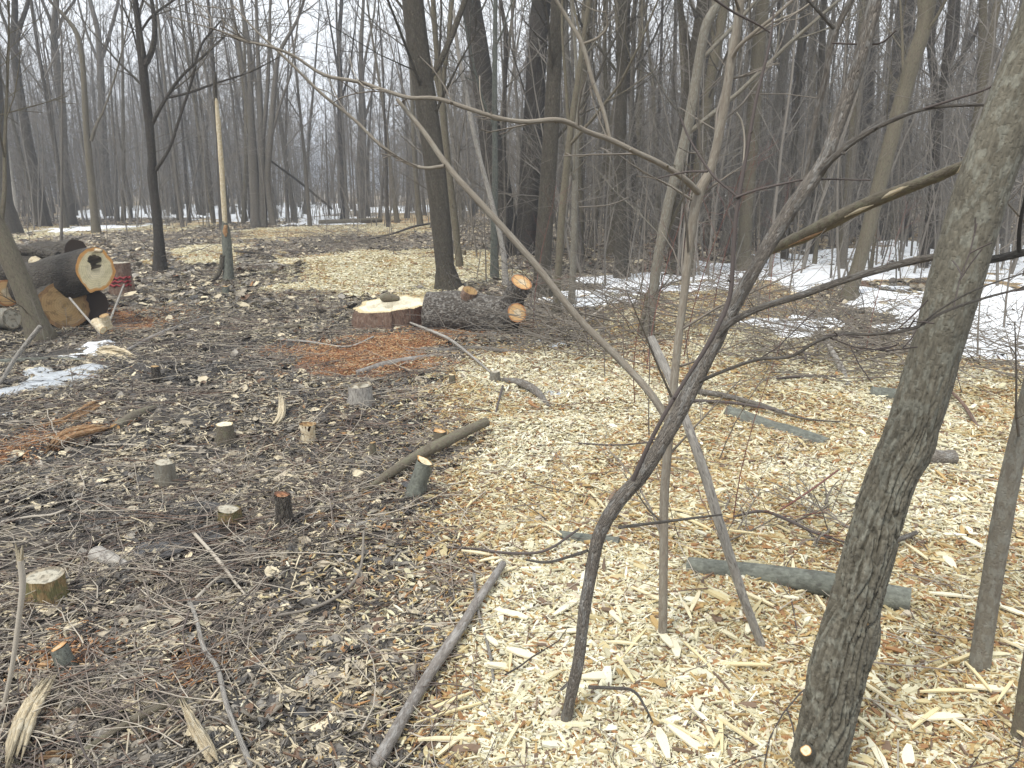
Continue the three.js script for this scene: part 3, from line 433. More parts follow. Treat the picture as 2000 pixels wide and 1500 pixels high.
{
  const rnd = rng(9090), kinds = []; for (let k = 0; k < 6; k++) { const t = bareTree(170 + k, { h: 13, r: 0.082, limbs: 15, kids: [3, 6], tip: 0.006, first: 0.3, mat: MAT.far, seg: 6, low: 14 }); kinds[k] = { geo: t.children[0].geometry, mat: k % 2 ? MAT.far : MAT.dark, name: 'trunks' }; kinds[k + 6] = { geo: t.children[1].geometry, mat: MAT.farTwig, name: 'crowns' }; }
  const spots = []; let n = 0, tries = 0; while (n < 1900 && tries++ < 20000) { const d = rnd() < 0.3 ? 30 + 46 * Math.sqrt(rnd()) : 76 + 115 * Math.pow(rnd(), 0.85), x = (rnd() - 0.5) * 1.7 * d, z = -d; if (!openAt(x, z)) continue; const px = 1000 + F * x / d; if (px > 520 && px < 800 && rnd() < 0.45) continue; const s = 0.65 + rnd() * 0.7, o = { x, y: hAt(x, z), z, ry: rnd() * 6.28, rx: (rnd() - 0.5) * 0.1, rz: (rnd() - 0.5) * 0.1, sx: s, sy: 0.65 + rnd() * 0.4, sz: s }; spots.push({ ...o, k: n % 6 }, { ...o, k: n % 6 + 6 }); n++; }
  scatter('far_woods', kinds, spots, 'stuff', 'hazy grey mass of bare trees closing the view behind the clearing', 'woods');
}
// understorey: thin saplings and brush
{
  const rnd = rng(3131), kinds = []; for (let k = 0; k < 6; k++) kinds.push({ geo: fold(whip(270 + k, 2.6 + k * 0.7, 0.012 + k * 0.003, 11 + k * 2, MAT.far)), mat: k % 3 ? MAT.farTwig : MAT.far, name: 'saplings' });
  const spots = []; let tries = 0; while (spots.length < 2300 && tries++ < 30000) {
    const d = 11 + 60 * Math.pow(rnd(), 1.25), x = (rnd() - 0.5) * 1.6 * d, z = -d, px = 1000 + F * x / d; if (px < 860 ? d < 30 : px < 1080 ? d < 17 : d < 12.5) continue; if (d < 20 && rnd() < 0.3) continue;
    const s = 0.6 + rnd() * 0.8; spots.push({ k: Math.floor(rnd() * 6), x, y: hAt(x, z), z, ry: rnd() * 6.28, rx: (rnd() - 0.5) * 0.3, rz: (rnd() - 0.5) * 0.3, sx: s, sy: s, sz: s });
  }
  scatter('understorey', kinds, spots, 'stuff', 'tangled grey saplings and brush between the trunks of the wood', 'undergrowth');
}
// young saplings that stand out one by one
{
  const kinds = [0, 1, 2].map(k => whip(330 + k, 2.2 + k * 0.8, 0.011 + k * 0.003, 12, MAT.twig));
  const pos = [[150, 790, 0.35], [360, 470, 1], [250, 462, 1.2], [640, 480, 0.8], [760, 478, 1], [770, 500, 0.7], [810, 470, 0.9], [930, 545, 0.7], [950, 555, 0.8], [1000, 540, 1], [1160, 560, 1], [1250, 590, 0.7], [1390, 560, 1.1], [1480, 600, 0.6], [1540, 575, 0.8], [1620, 600, 0.7], [1760, 545, 0.9], [1795, 560, 0.7], [1880, 690, 0.5], [1910, 700, 0.7], [1960, 650, 0.8], [1985, 690, 0.6], [560, 470, 0.6], [700, 455, 0.9], [430, 478, 0.7], [60, 500, 0.8], [210, 480, 0.9], [90, 690, 0.3]];
  pos.forEach((q, i) => { const p = G(q[0], q[1]), o = kinds[i % 3].clone(); o.name = numbered('sapling'); o.position.set(p.x, p.y, p.z); o.rotation.y = i * 1.7; o.scale.setScalar(q[2]); scene.add(o); tag(o, 'thin twiggy sapling standing by itself at the edge of the wood', 'sapling', 'thin saplings standing out before the wood'); });
}
// thin shoots round the pale sapling
{
  const kinds = [0, 1, 2].map(k => whip(360 + k, 2.6 + k * 0.4, 0.012, 9, [MAT.twigDark, MAT.twig, MAT.twigRed][k]));
  const pos = [[1182, 742, 0.42], [1218, 705, 0.5], [1240, 790, 0.4], [1268, 858, 0.45], [1300, 905, 0.36], [1335, 700, 0.55], [1352, 760, 0.5], [1402, 905, 0.4], [1430, 1030, 0.3], [1445, 640, 0.6], [1470, 655, 0.6], [1500, 640, 0.5], [1330, 1060, 0.22], [1400, 1085, 0.22], [1262, 725, 0.5], [1150, 690, 0.5], [1120, 640, 0.6], [1390, 640, 0.6], [1560, 640, 0.5], [1620, 1010, 0.22], [1690, 690, 0.4], [1880, 770, 0.35], [1730, 655, 0.5], [1040, 655, 0.5], [1068, 700, 0.4]];
  const shade = ['thin dark shoot rising from the chips about the pale sapling', 'thin grey shoot rising from the chips about the pale sapling', 'thin red brown shoot rising from the chips about the pale sapling'];
  pos.forEach((q, i) => { const p = G(q[0], q[1]), o = kinds[i % 3].clone(); o.name = numbered('shoot'); o.position.set(p.x, p.y, p.z); o.rotation.set((hash(i, 1) - 0.5) * 0.7, i * 2.1, (hash(i, 2) - 0.5) * 0.7); o.scale.set(q[2] * 0.9, q[2], q[2] * 0.9); scene.add(o); tag(o, shade[i % 3], 'shoot', shade[i % 3].split(' rising')[0] + 's on the chips'); });
}

// ---------------------------------------------------------------- the trees of the foreground
function stemThing(name, label, category, base, material, list, o = {}) {      // list: [x, y, width, distance]
  const t = thing(name, base, label, category, o.group), dl = o.lie ? 0 : (base.d ?? list[0][3]) - list[0][3]; t.dl = dl; const k = list.map(q => { const p = at(q[0], q[1], q[3] + dl), s = p.s; p.sub(base); return [p, q[2] * s / 2]; });
  if (o.root) { const f = k[0][0].clone(); f.y -= o.root; k.unshift([f, k[0][1] * (o.flare || 1.25)]); }
  const s = smooth(k, o.per || 6), m = new MB(); tube(m, s.pts, s.rad, { seg: o.seg || 14, rough: o.rough ?? 0.1, freq: o.freq || 3, seed: o.seed || 5, capB: true, capA: !o.root, dome: 0.3 }); m.build(o.part || 'trunk', material, t); t.path = s; t.base = base; return t;
}
function addLimb(t, part, material, list, o = {}) {
  const dl = t.dl || 0, k = list.map(q => { const p = at(q[0], q[1], q[3] + dl * clamp((q[3] - 1.55) / 0.35, 0, 1)), s = p.s; p.sub(t.position); return [p, q[2] * s / 2]; }), s = smooth(k, o.per || 5), m = new MB(); tube(m, s.pts, s.rad, { seg: o.seg || 9, rough: o.rough ?? 0.09, seed: o.seed || 3, capB: true });
  if (o.knots) for (let i = 2; i < s.pts.length - 2; i += 5) { const [p, d] = along(s.pts, (i + hash(i, 3, 4)) / s.pts.length), rn = rng(i * 31), q = offshoot(d, rn, 1.1); tube(m, [p, p.clone().addScaledVector(q, s.rad[i] * 1.5), p.clone().addScaledVector(q, s.rad[i] * 2.2)], [s.rad[i] * 0.8, s.rad[i] * 0.55, 0.001], { seg: 5 }); }
  m.build(part, material, t); return s;
}
function addTwigs(t, s, n, seed, material, len, o = {}) { const rnd = rng(seed), m = new MB(); for (let k = 0; k < n; k++) { const f = lerp(o.from ?? 0.15, 0.98, (k + rnd()) / n), [p, d] = along(s.pts, f), r = s.rad[Math.floor(f * (s.rad.length - 1))]; spray(m, p, offshoot(d, rnd, 0.6 + rnd() * 0.7), len * (0.5 + rnd()), Math.min(0.005, r * 0.5), 1, rnd, { kids: [3], wob: 0.45, up: 0.05, tip: 0.0016, ratio: 0.45 }); } tag(m.build('twigs', material, t), null, null, null, 'stuff'); }

// the big trunk at the right: bark furrowed low down, smooth and mottled above
{
  const base = at(1585, 1640, 1.72); base.y = hAt(base.x, base.z);
  const t = thing('leaning_tree', base, 'big mottled grey trunk leaning right across the right foreground, furrowed low down', 'tree');
  const L = [[1580, 1560, 122], [1600, 1470, 112], [1620, 1390, 110], [1640, 1300, 108], [1672, 1170, 102], [1700, 1070, 100], [1730, 970, 98], [1768, 870, 98], [1802, 780, 100], [1836, 660, 98], [1866, 550, 102], [1896, 440, 104], [1932, 330, 104], [1974, 220, 104], [2018, 100, 104], [2070, -40, 102], [2140, -200, 98], [2210, -370, 92]];
  const k = L.map(q => { const p = at(q[0], q[1], 1.74), s = p.s; p.sub(base); return [p, q[2] * s / 2 * 0.94]; }); k.unshift([V(-0.02, -0.2, 0), k[0][1] * 1.5]); const s = smooth(k, 8);
  // resample finely and press real furrows into it
  const curve = new THREE.CatmullRomCurve3(s.pts, false, 'centripetal'), N = 620, SEG = 150, mb = new MB(), total = curve.getLength(); const cps = curve.getSpacedPoints(N); let nx = V(0, 0, 1), ny = V(1, 0, 0), len = 0;
  const knobs = [[0.62, 1.1, 0.05, 0.02], [0.40, 0.6, 0.07, 0.018], [0.28, 2.0, 0.06, 0.02], [1.02, 1.5, 0.05, 0.014], [0.9, 0.3, 0.05, 0.012], [1.3, 1.2, 0.04, 0.01], [0.52, 1.7, 0.045, 0.016]];
  for (let i = 0; i <= N; i++) {
    const tg = V(0, 0, 0).subVectors(cps[Math.min(N, i + 1)], cps[Math.max(0, i - 1)]).normalize(); nx.addScaledVector(tg, -nx.dot(tg)).normalize(); ny.crossVectors(tg, nx); if (i) len += cps[i].distanceTo(cps[i - 1]);
    const q = i / N * (s.rad.length - 1), ki = Math.min(s.rad.length - 2, Math.floor(q)), R = lerp(s.rad[ki], s.rad[ki + 1], q - ki);
    for (let a = 0; a <= SEG; a++) {
      const f = a / SEG, an = f * Math.PI * 2, c = Math.cos(an), sn = Math.sin(an), low = 1 - sstep(0.8, 1.5, len + 0.3 * (vn(f * 5, len * 2, 4, 5) - 0.5)), wv = (fbm(f * 6, len * 7, 5, 3, 6) - 0.5) * 2.2, wy = (fbm(f * 8, len * 9, 15, 2, 8) - 0.5) * 0.8;
      const e1 = cells(f * 19 + wv, len * 4.5 + wy, 7, 19, 999), e2 = cells(f * 44 + wv * 2, len * 17 + wy, 9, 44, 999);
      let h = -0.011 * low * (1 - sstep(0.0, 0.2, e1)) - 0.0035 * low * (1 - sstep(0, 0.2, e2)) + (fbm(f * 60, len * 110, 3, 3, 60) - 0.5) * (0.0025 + 0.002 * low);
      h += (fbm(f * 4, len * 4, 13, 3, 4) - 0.5) * 0.014 * (0.6 + low * 0.4);
      for (const kb of knobs) { const dv = (len - kb[0] - 0.2) / kb[2], da = Math.atan2(Math.sin(an - kb[1] - 1), Math.cos(an - kb[1] - 1)) * R / kb[2], e = dv * dv + da * da; if (e < 5) h += kb[3] * Math.exp(-e * 1.6) - 0.012 * Math.exp(-e * 14); }
      const dir = V(0, 0, 0).addScaledVector(nx, c).addScaledVector(ny, sn); mb.vert(V(0, 0, 0).copy(cps[i]).addScaledVector(dir, R + h), dir, f * 0.6, len);
    }
  }
  for (let i = 0; i < N; i++) for (let a = 0; a < SEG; a++) { const p = i * (SEG + 1) + a, q = p + SEG + 1; mb.i.push(p, p + 1, q, q, p + 1, q + 1); }
  void total; const m = new THREE.Mesh(mb.geometry(true), MAT.hero); m.name = 'trunk'; m.castShadow = m.receiveShadow = true; t.add(m);
  // cut stubs low on the trunk
  for (const q of [[1574, 1466, 20, 1.655], [1690, 1216, 14, 1.69]]) { const a = at(q[0] + 6, q[1] + 6, 1.72).sub(base), b = at(q[0], q[1], q[3]).sub(base), r = q[2] * at(q[0], q[1], q[3]).s / 2, mb2 = new MB(), e = tube(mb2, [a, b], [r * 2.1, r], { seg: 14, rough: 0.2, seed: 4 }); const st = mb2.build('branch_stub', MAT.hero, t), fc = new MB(); cutFace(fc, e.last, V(0, 0, 0).subVectors(b, a).normalize(), null, 0.002, 4); fc.build('cut_face', q[0] < 1600 ? END.cream : END.tan, st); }
  // the dead broken limb that sags to the left
  addLimb(t, 'limb', MAT.darker, [[1880, 512, 20, 1.86], [1935, 507, 16, 1.9], [2010, 492, 15, 1.95], [2080, 486, 12, 2.0]], { seed: 8 });
  addLimb(t, 'limb', MAT.darker, [[1990, 494, 8, 1.93], [1992, 440, 7, 1.92], [2004, 380, 6, 1.92]], { seed: 9 });
}
// the broken limb with bright torn wood lying between the trunks
{
  const base = G(1530, 500); base.copy(at(1500, 492, 3.2)); base.y = hAt(base.x, base.z);
  const t = stemThing('broken_branch', 'broken olive limb with pale torn patches slanting from the big trunk', 'branch', base, MAT.olive, [[1892, 318, 17.8, 1.98], [1830, 345, 22.2, 2.1], [1760, 372, 24.4, 2.25], [1690, 400, 26.6, 2.4], [1620, 435, 28.1, 2.6], [1560, 465, 26.6, 2.8], [1520, 482, 19.2, 2.95], [1490, 500, 7.4, 3.1]], { part: 'bark', seed: 14, rough: 0.12, lie: 1 });
  const torn = (list, material) => { const k = list.map(q => { const p = at(q[0], q[1], q[3]), s = p.s; p.sub(base); return [p, q[2] * s / 2]; }), s = smooth(k, 5), m = new MB(); tube(m, s.pts, s.rad, { seg: 7, rough: 0.35, seed: 31, freq: 5, capA: true, capB: true }); m.build('torn_wood', material, t); };
  torn([[1893, 314, 2.2, 1.95], [1884, 322, 11.1, 1.955], [1876, 332, 8.9, 1.96], [1868, 338, 2.2, 1.98]], MAT.split); torn([[1774, 363, 2.2, 2.18], [1755, 371, 8.9, 2.2], [1738, 379, 9.6, 2.22], [1722, 388, 2.2, 2.25]], MAT.split); torn([[1706, 400, 2.2, 2.33], [1680, 410, 7.4, 2.36], [1650, 424, 2.2, 2.45]], MAT.split); torn([[1612, 450, 1.5, 2.58], [1580, 464, 6.7, 2.64], [1540, 480, 1.5, 2.8]], MAT.rot);
}
// curved dark sapling in the centre right with its long side limbs
{
  const base = G(1105, 1418), t = stemThing('curved_sapling', 'crooked dark grey sapling bending from the chips up to the top right', 'sapling', base, MAT.slate, [[1105, 1412, 22.3, 2.08], [1130, 1290, 22.3, 2.08], [1142, 1190, 23.4, 2.09], [1156, 1110, 24.6, 2.1], [1172, 1040, 25.6, 2.1], [1213, 972, 28.7, 2.1], [1252, 930, 27.6, 2.1], [1290, 870, 28.7, 2.1], [1335, 790, 29.9, 2.11], [1385, 690, 29.9, 2.12], [1425, 610, 28.7, 2.13], [1465, 540, 27.6, 2.14], [1530, 432, 27.6, 2.16], [1568, 376, 29.9, 2.16], [1606, 320, 26.6, 2.18], [1634, 250, 26.6, 2.2], [1658, 180, 26.6, 2.21], [1690, 80, 26.6, 2.22], [1716, -30, 24.6, 2.24], [1745, -180, 22.3, 2.3]], { root: 0.15, flare: 1.5, seg: 24, seed: 61, rough: 0.2, freq: 5, per: 8 });
  addLimb(t, 'limb', MAT.slate, [[1398, 660, 18.1, 2.12], [1425, 632, 13.3, 2.1], [1480, 603, 12.7, 2.08], [1560, 578, 13.9, 2.05], [1640, 550, 13.9, 2.02], [1720, 526, 14.4, 1.99], [1790, 508, 14.9, 1.96], [1850, 498, 13.9, 1.93]], { seed: 71 });
  const B = addLimb(t, 'limb', MAT.slate, [[1596, 345, 18.1, 2.17], [1622, 314, 13.3, 2.14], [1680, 268, 11.7, 2.1], [1740, 236, 9.6, 2.07], [1802, 214, 7.4, 2.04], [1870, 206, 6.4, 2.02], [1934, 205, 5.9, 2.0]], { seed: 72, knots: true });
  addLimb(t, 'limb', MAT.twigDark, [[1802, 213, 5.3, 2.04], [1860, 195, 4.8, 2.0], [1940, 167, 4.2, 1.96], [1962, 140, 2.7, 1.94]], { seed: 73, knots: true }); void B;
  const C = addLimb(t, 'limb', MAT.slate, [[1366, 745, 8.6, 2.1], [1410, 726, 6.4, 2.02], [1480, 702, 6.4, 1.95], [1545, 696, 6.4, 1.88], [1590, 670, 6.4, 1.8], [1640, 652, 6.4, 1.72], [1700, 653, 6.4, 1.62], [1780, 642, 6.4, 1.55], [1842, 610, 5.9, 1.53], [1923, 582, 4.8, 1.52], [2010, 560, 4.2, 1.5]], { seed: 74 });
  addLimb(t, 'limb', MAT.slate, [[1790, 640, 4.8, 1.55], [1840, 602, 3.7, 1.5], [1905, 566, 3.2, 1.46], [2010, 530, 2.7, 1.42]], { seed: 75 }); addTwigs(t, C, 7, 880, MAT.twigDark, 0.14);
  addLimb(t, 'limb', MAT.pale, [[1308, 826, 15.7, 2.12], [1270, 768, 15.0, 2.14], [1220, 712, 14.4, 2.18], [1130, 622, 14.4, 2.2], [1040, 510, 13.9, 2.22], [960, 420, 13.2, 2.24], [880, 332, 12.0, 2.27], [822, 250, 9.7, 2.3], [775, 194, 7.2, 2.32]], { seed: 76, rough: 0.06 });
  const D = addLimb(t, 'limb', MAT.pale, [[868, 324, 7.3, 2.26], [830, 328, 6.5, 2.28], [795, 318, 6.5, 2.3], [745, 285, 6.5, 2.3], [690, 232, 5.9, 2.32], [632, 186, 5.9, 2.33], [560, 116, 5.1, 2.35], [500, 60, 3.7, 2.36], [455, 10, 2.9, 2.38]], { seed: 77, knots: true, rough: 0.05 }); addTwigs(t, D, 3, 881, MAT.twig, 0.12);
  addLimb(t, 'limb', MAT.twigDark, [[1236, 938, 10.2, 2.06], [1262, 880, 8.8, 2.04], [1292, 820, 8.1, 2.03], [1340, 740, 8.1, 2.03], [1390, 660, 8.8, 2.03], [1424, 585, 8.8, 2.04], [1432, 500, 8.8, 2.05], [1438, 420, 8.1, 2.06], [1458, 300, 7.3, 2.08], [1478, 190, 6.5, 2.1], [1502, 90, 5.1, 2.12], [1512, 20, 3.7, 2.14]], { seed: 78, rough: 0.06, knots: true });
  addLimb(t, 'limb', MAT.slate, [[1560, 400, 10.2, 2.2], [1575, 330, 11.7, 2.25], [1590, 250, 12.4, 2.27], [1610, 160, 12.4, 2.28], [1632, 62, 12.4, 2.3], [1662, 0, 11.0, 2.3], [1690, -60, 9.5, 2.3]], { seed: 79 }); addLimb(t, 'limb', MAT.slate, [[1628, 55, 7.3, 2.3], [1602, 26, 6.5, 2.29], [1570, -10, 5.9, 2.28]], { seed: 80 });
  addLimb(t, 'twig', MAT.twigDark, [[1625, 84, 3.7, 2.28], [1680, 86, 3.7, 2.26], [1720, 84, 3.7, 2.24], [1750, 60, 2.9, 2.2]], { seg: 5 }); addLimb(t, 'twig', MAT.twigDark, [[1436, 386, 5.9, 2.06], [1475, 372, 5.1, 2.05], [1560, 352, 4.4, 2.03]], { seg: 6, knots: true }); addLimb(t, 'twig', MAT.twigDark, [[1560, 352, 4.4, 2.2], [1620, 350, 3.7, 2.22], [1700, 352, 2.9, 2.24]], { seg: 5 });
  addLimb(t, 'twig', MAT.twigDark, [[1440, 384, 5.1, 2.06], [1400, 350, 5.1, 2.08], [1382, 328, 5.1, 2.1], [1345, 268, 4.4, 2.14], [1328, 226, 3.7, 2.16]], { seg: 6 }); addLimb(t, 'twig', MAT.twigDark, [[1382, 335, 4.4, 2.1], [1340, 336, 3.7, 2.15], [1285, 348, 2.9, 2.2]], { seg: 5 });
  addLimb(t, 'twig', MAT.twigPale, [[1452, 320, 3.7, 2.08], [1454, 270, 3.7, 2.07], [1448, 236, 3.7, 2.06], [1439, 220, 2.9, 2.05]], { seg: 5 });
  addLimb(t, 'twig', MAT.slate, [[1208, 1030, 6.5, 2.08], [1290, 1020, 5.9, 2.1], [1345, 1013, 5.1, 2.15], [1410, 1005, 3.7, 2.2]], { seg: 6 }); addLimb(t, 'twig', MAT.slate, [[1150, 1342, 7.3, 2.05], [1195, 1344, 6.5, 2.02], [1238, 1350, 5.9, 2.0], [1262, 1385, 4.4, 1.98], [1275, 1412, 3.7, 1.98]], { seg: 6 }); addLimb(t, 'twig', MAT.slate, [[1148, 1075, 6.5, 2.1], [1110, 1088, 5.9, 2.12], [1070, 1098, 5.9, 2.14], [1028, 1094, 3.7, 2.2]], { seg: 6 });
}
// the pale sapling with its long branch reaching left
{
  const base = G(1294, 1250), t = stemThing('pale_sapling', 'straight pale beige sapling with one very long branch reaching left', 'sapling', base, MAT.pale, [[1294, 1245, 17.3, 2.53], [1296, 1100, 17.3, 2.53], [1298, 960, 17.9, 2.55], [1312, 800, 16.6, 2.56], [1322, 690, 15.9, 2.57], [1338, 560, 15.9, 2.58], [1352, 440, 17.9, 2.58], [1366, 374, 21.2, 2.58], [1388, 330, 17.9, 2.58], [1412, 222, 17.9, 2.58], [1428, 120, 17.3, 2.58], [1440, 50, 17.3, 2.58], [1452, -50, 15.9, 2.58], [1470, -200, 11.9, 2.6]], { root: 0.1, seg: 16, rough: 0.06, seed: 91 });
  const A = addLimb(t, 'limb', MAT.pale, [[1364, 376, 13.3, 2.57], [1335, 348, 11.9, 2.52], [1290, 320, 11.3, 2.48], [1240, 296, 10.6, 2.44], [1190, 272, 10.6, 2.42], [1150, 258, 9.9, 2.4], [1112, 240, 9.9, 2.38], [1085, 234, 9.9, 2.36], [1030, 238, 9.3, 2.35], [980, 232, 8.6, 2.34], [920, 214, 8.6, 2.33], [850, 192, 8.0, 2.33], [800, 191, 8.0, 2.33], [755, 178, 7.3, 2.33], [700, 160, 7.3, 2.33], [632, 146, 6.6, 2.32], [572, 108, 5.3, 2.31], [530, 92, 5.3, 2.3], [480, 80, 4.7, 2.3], [440, 64, 3.3, 2.3], [395, 50, 2.6, 2.3], [330, 32, 2.0, 2.3]], { seed: 92, rough: 0.06, per: 4, knots: true });
  addLimb(t, 'twig', MAT.pale, [[482, 82, 3.3, 2.3], [458, 58, 2.6, 2.3], [432, 38, 2.0, 2.3]], { seg: 5 }); addLimb(t, 'twig', MAT.twigPale, [[740, 174, 2.6, 2.32], [712, 170, 2.0, 2.3], [690, 140, 2.0, 2.3], [682, 105, 1.4, 2.3]], { seg: 5 }); addLimb(t, 'twig', MAT.twigPale, [[946, 222, 2.6, 2.33], [938, 185, 2.0, 2.32], [937, 148, 2.0, 2.32]], { seg: 5 });
  addLimb(t, 'limb', MAT.pale, [[1192, 274, 7.3, 2.42], [1180, 222, 8.0, 2.43], [1158, 160, 8.6, 2.44], [1136, 84, 8.6, 2.45], [1108, 36, 7.3, 2.46], [1080, -10, 6.6, 2.46]], { seed: 93 }); addLimb(t, 'limb', MAT.pale, [[1138, 86, 5.3, 2.45], [1170, 72, 4.7, 2.44], [1186, 52, 4.7, 2.43], [1182, 20, 3.3, 2.42]], { seg: 6 }); addLimb(t, 'twig', MAT.pale, [[1184, 24, 2.6, 2.42], [1160, 20, 2.6, 2.42], [1124, 0, 2.6, 2.42]], { seg: 5 });
  addLimb(t, 'limb', MAT.pale, [[1432, 110, 9.3, 2.56], [1442, 92, 8.0, 2.54], [1470, 66, 7.3, 2.52], [1510, 34, 6.6, 2.5], [1548, 0, 6.0, 2.5], [1580, -30, 5.3, 2.5]], { seed: 94 }); addLimb(t, 'limb', MAT.pale, [[1468, 72, 5.3, 2.53], [1510, 44, 5.3, 2.55], [1560, 22, 4.7, 2.56], [1590, 0, 4.0, 2.57]], { seg: 6 }); addLimb(t, 'twig', MAT.twigDark, [[1392, -4, 5.3, 2.4], [1430, 22, 4.7, 2.42], [1480, 48, 4.0, 2.44], [1508, 66, 3.3, 2.45]], { seg: 6 });
  addLimb(t, 'twig', MAT.twig, [[1130, 405, 2.6, 2.5], [1190, 400, 2.6, 2.52], [1228, 386, 2.0, 2.54]], { seg: 5 }); void A; addTwigs(t, t.path, 18, 882, MAT.twig, 0.34, { from: 0.12 }); addTwigs(t, A, 12, 884, MAT.twig, 0.16, { from: 0.1 });
}
// dead grey pole propped against them
stemThing('dead_pole', 'weathered grey dead pole slanting beside the pale sapling, foot in the chips', 'dead branch', G(1492, 1272), MAT.bleach, [[1492, 1272, 17.4, 2.48], [1462, 1195, 16.8, 2.47], [1430, 1100, 18.2, 2.47], [1405, 1020, 19.5, 2.48], [1378, 930, 20.2, 2.5], [1350, 850, 18.2, 2.53], [1332, 800, 16.2, 2.6], [1312, 745, 17.4, 2.7], [1290, 700, 18.2, 2.76], [1271, 660, 16.2, 2.82]], { part: 'wood', seed: 95, rough: 0.16, freq: 4 });
// thin trunk at the right frame edge, and the one cut by the corner
{ const t = stemThing('thin_trunk', 'smooth thin grey trunk standing in the chips near the right edge', 'sapling', G(1912, 1312), MAT.grey, [[1912, 1308, 38, 2.35], [1930, 1180, 38, 2.35], [1950, 1060, 38, 2.35], [1968, 960, 37, 2.35], [1985, 880, 36, 2.35], [2012, 770, 35, 2.35], [2060, 560, 33, 2.35], [2110, 330, 28, 2.35]], { root: 0.1, seg: 16, rough: 0.06, seed: 96 }); addTwigs(t, t.path, 5, 883, MAT.twig, 0.5, { from: 0.6 }); }
stemThing('thin_trunk', 'thin brown stem cut by the frame in the bottom right corner', 'sapling', G(1985, 1450), MAT.olive, [[1984, 1448, 24, 2.02], [1994, 1390, 23, 2.02], [2010, 1290, 22, 2.02], [2040, 1100, 20, 2.02]], { root: 0.08, seed: 97 });
// broken snag with a bare strip of wood
{
  const base = G(446, 548), d = base.d, t = thing('broken_snag', base, 'tall broken snag with a bare pale strip of wood above a mossy foot', 'dead tree');
  const P = (l) => l.map(q => { const p = at(q[0], q[1], d - (q[3] || 0)), s = p.s; p.sub(base); return [p, q[2] * s / 2]; });
  let s = smooth(P([[447, 556, 25], [446, 520, 19], [443, 480, 18], [440, 448, 16], [438, 432, 9]]), 4), m = new MB(); tube(m, s.pts, s.rad, { seg: 12, rough: 0.14, seed: 3, capB: true }); m.build('trunk', MAT.green, t);
  s = smooth(P([[440, 446, 9], [437, 400, 10], [432, 320, 10], [427, 250, 9], [423, 200, 7], [422, 192, 3]]), 4); m = new MB(); tube(m, s.pts, s.rad, { seg: 7, rough: 0.12, seed: 5, capB: true }); m.build('bare_wood', MAT.split, t);
  s = smooth(P([[431, 330, 5, -0.06], [425, 250, 7, -0.06], [421, 195, 8, -0.04], [420, 160, 7, 0], [421, 140, 3, 0]]), 4); m = new MB(); tube(m, s.pts, s.rad, { seg: 7, rough: 0.2, seed: 6, capB: true }); m.build('bark', MAT.dark, t);
  s = smooth(P([[441, 440, 9, 0.03], [440, 452, 10, 0.06], [441, 462, 4, 0.07]]), 4); m = new MB(); tube(m, s.pts, s.rad, { seg: 7, rough: 0.3, seed: 7, capB: true }); m.build('torn_wood', MAT.rot, t);
  s = smooth(P([[436, 498, 12, 0.05], [433, 520, 11, 0.05], [424, 540, 8, 0.1], [412, 550, 5, 0.1]]), 4); m = new MB(); tube(m, s.pts, s.rad, { seg: 7, rough: 0.2, seed: 8, capB: true }); m.build('root', MAT.dark, t);
}

// ---------------------------------------------------------------- logs
function log(name, label, material, a, b, ra, rb, o = {}) {       // a, b: ends in the world; part bark, and cut_face where the end shows
  const mid = a.clone().lerp(b, 0.5), t = thing(name, mid, label, o.category || 'log', o.group), A = a.clone().sub(mid), B = b.clone().sub(mid), n = o.n || 10, pts = [], rad = [];
  for (let i = 0; i <= n; i++) { const f = i / n, p = A.clone().lerp(B, f); if (i && i < n) { const w = (o.bend || 0) * Math.sin(f * Math.PI); p.y += w + (vn(f * 4, 1, o.seed || 2) - 0.5) * ra * 0.15; p.x += (vn(f * 4, 5, o.seed || 2) - 0.5) * ra * 0.2; } pts.push(p); rad.push(lerp(ra, rb, f)); }
  const m = new MB(), e = tube(m, pts, rad, { seg: o.seg || 22, rough: o.rough ?? 0.1, freq: o.freq || 3, seed: o.seed || 2, capA: !o.endA, capB: !o.endB, dome: 0.15 }); m.build('bark', material, t);
  const ax = B.clone().sub(A).normalize();
  if (o.endA) { const f = new MB(); cutFace(f, e.first, ax.clone().negate(), o.dentA, ra * 0.03, o.rows || 6); f.build('cut_face', o.endA, t); }
  if (o.endB) { const f = new MB(); cutFace(f, e.last, ax, o.dentB, rb * 0.03, o.rows || 6); f.build('cut_face', o.endB, t); }
  t.ax = ax; return t;
}
function stub(t, p, dir, r, len, material, end, dent) { const q = p.clone().sub(t.position), b = q.clone().addScaledVector(dir, len), m = new MB(), e = tube(m, [q.clone().addScaledVector(dir, -r * 1.4), q, q.clone().lerp(b, 0.5), b], [r * 1.5, r * 1.2, r * 1.02, r], { seg: 18, rough: 0.09, seed: 21 }), s = m.build('branch_stub', material, t); if (end) { const f = new MB(); cutFace(f, e.last, dir, dent, r * 0.03); f.build('cut_face', end, s); } return s; }
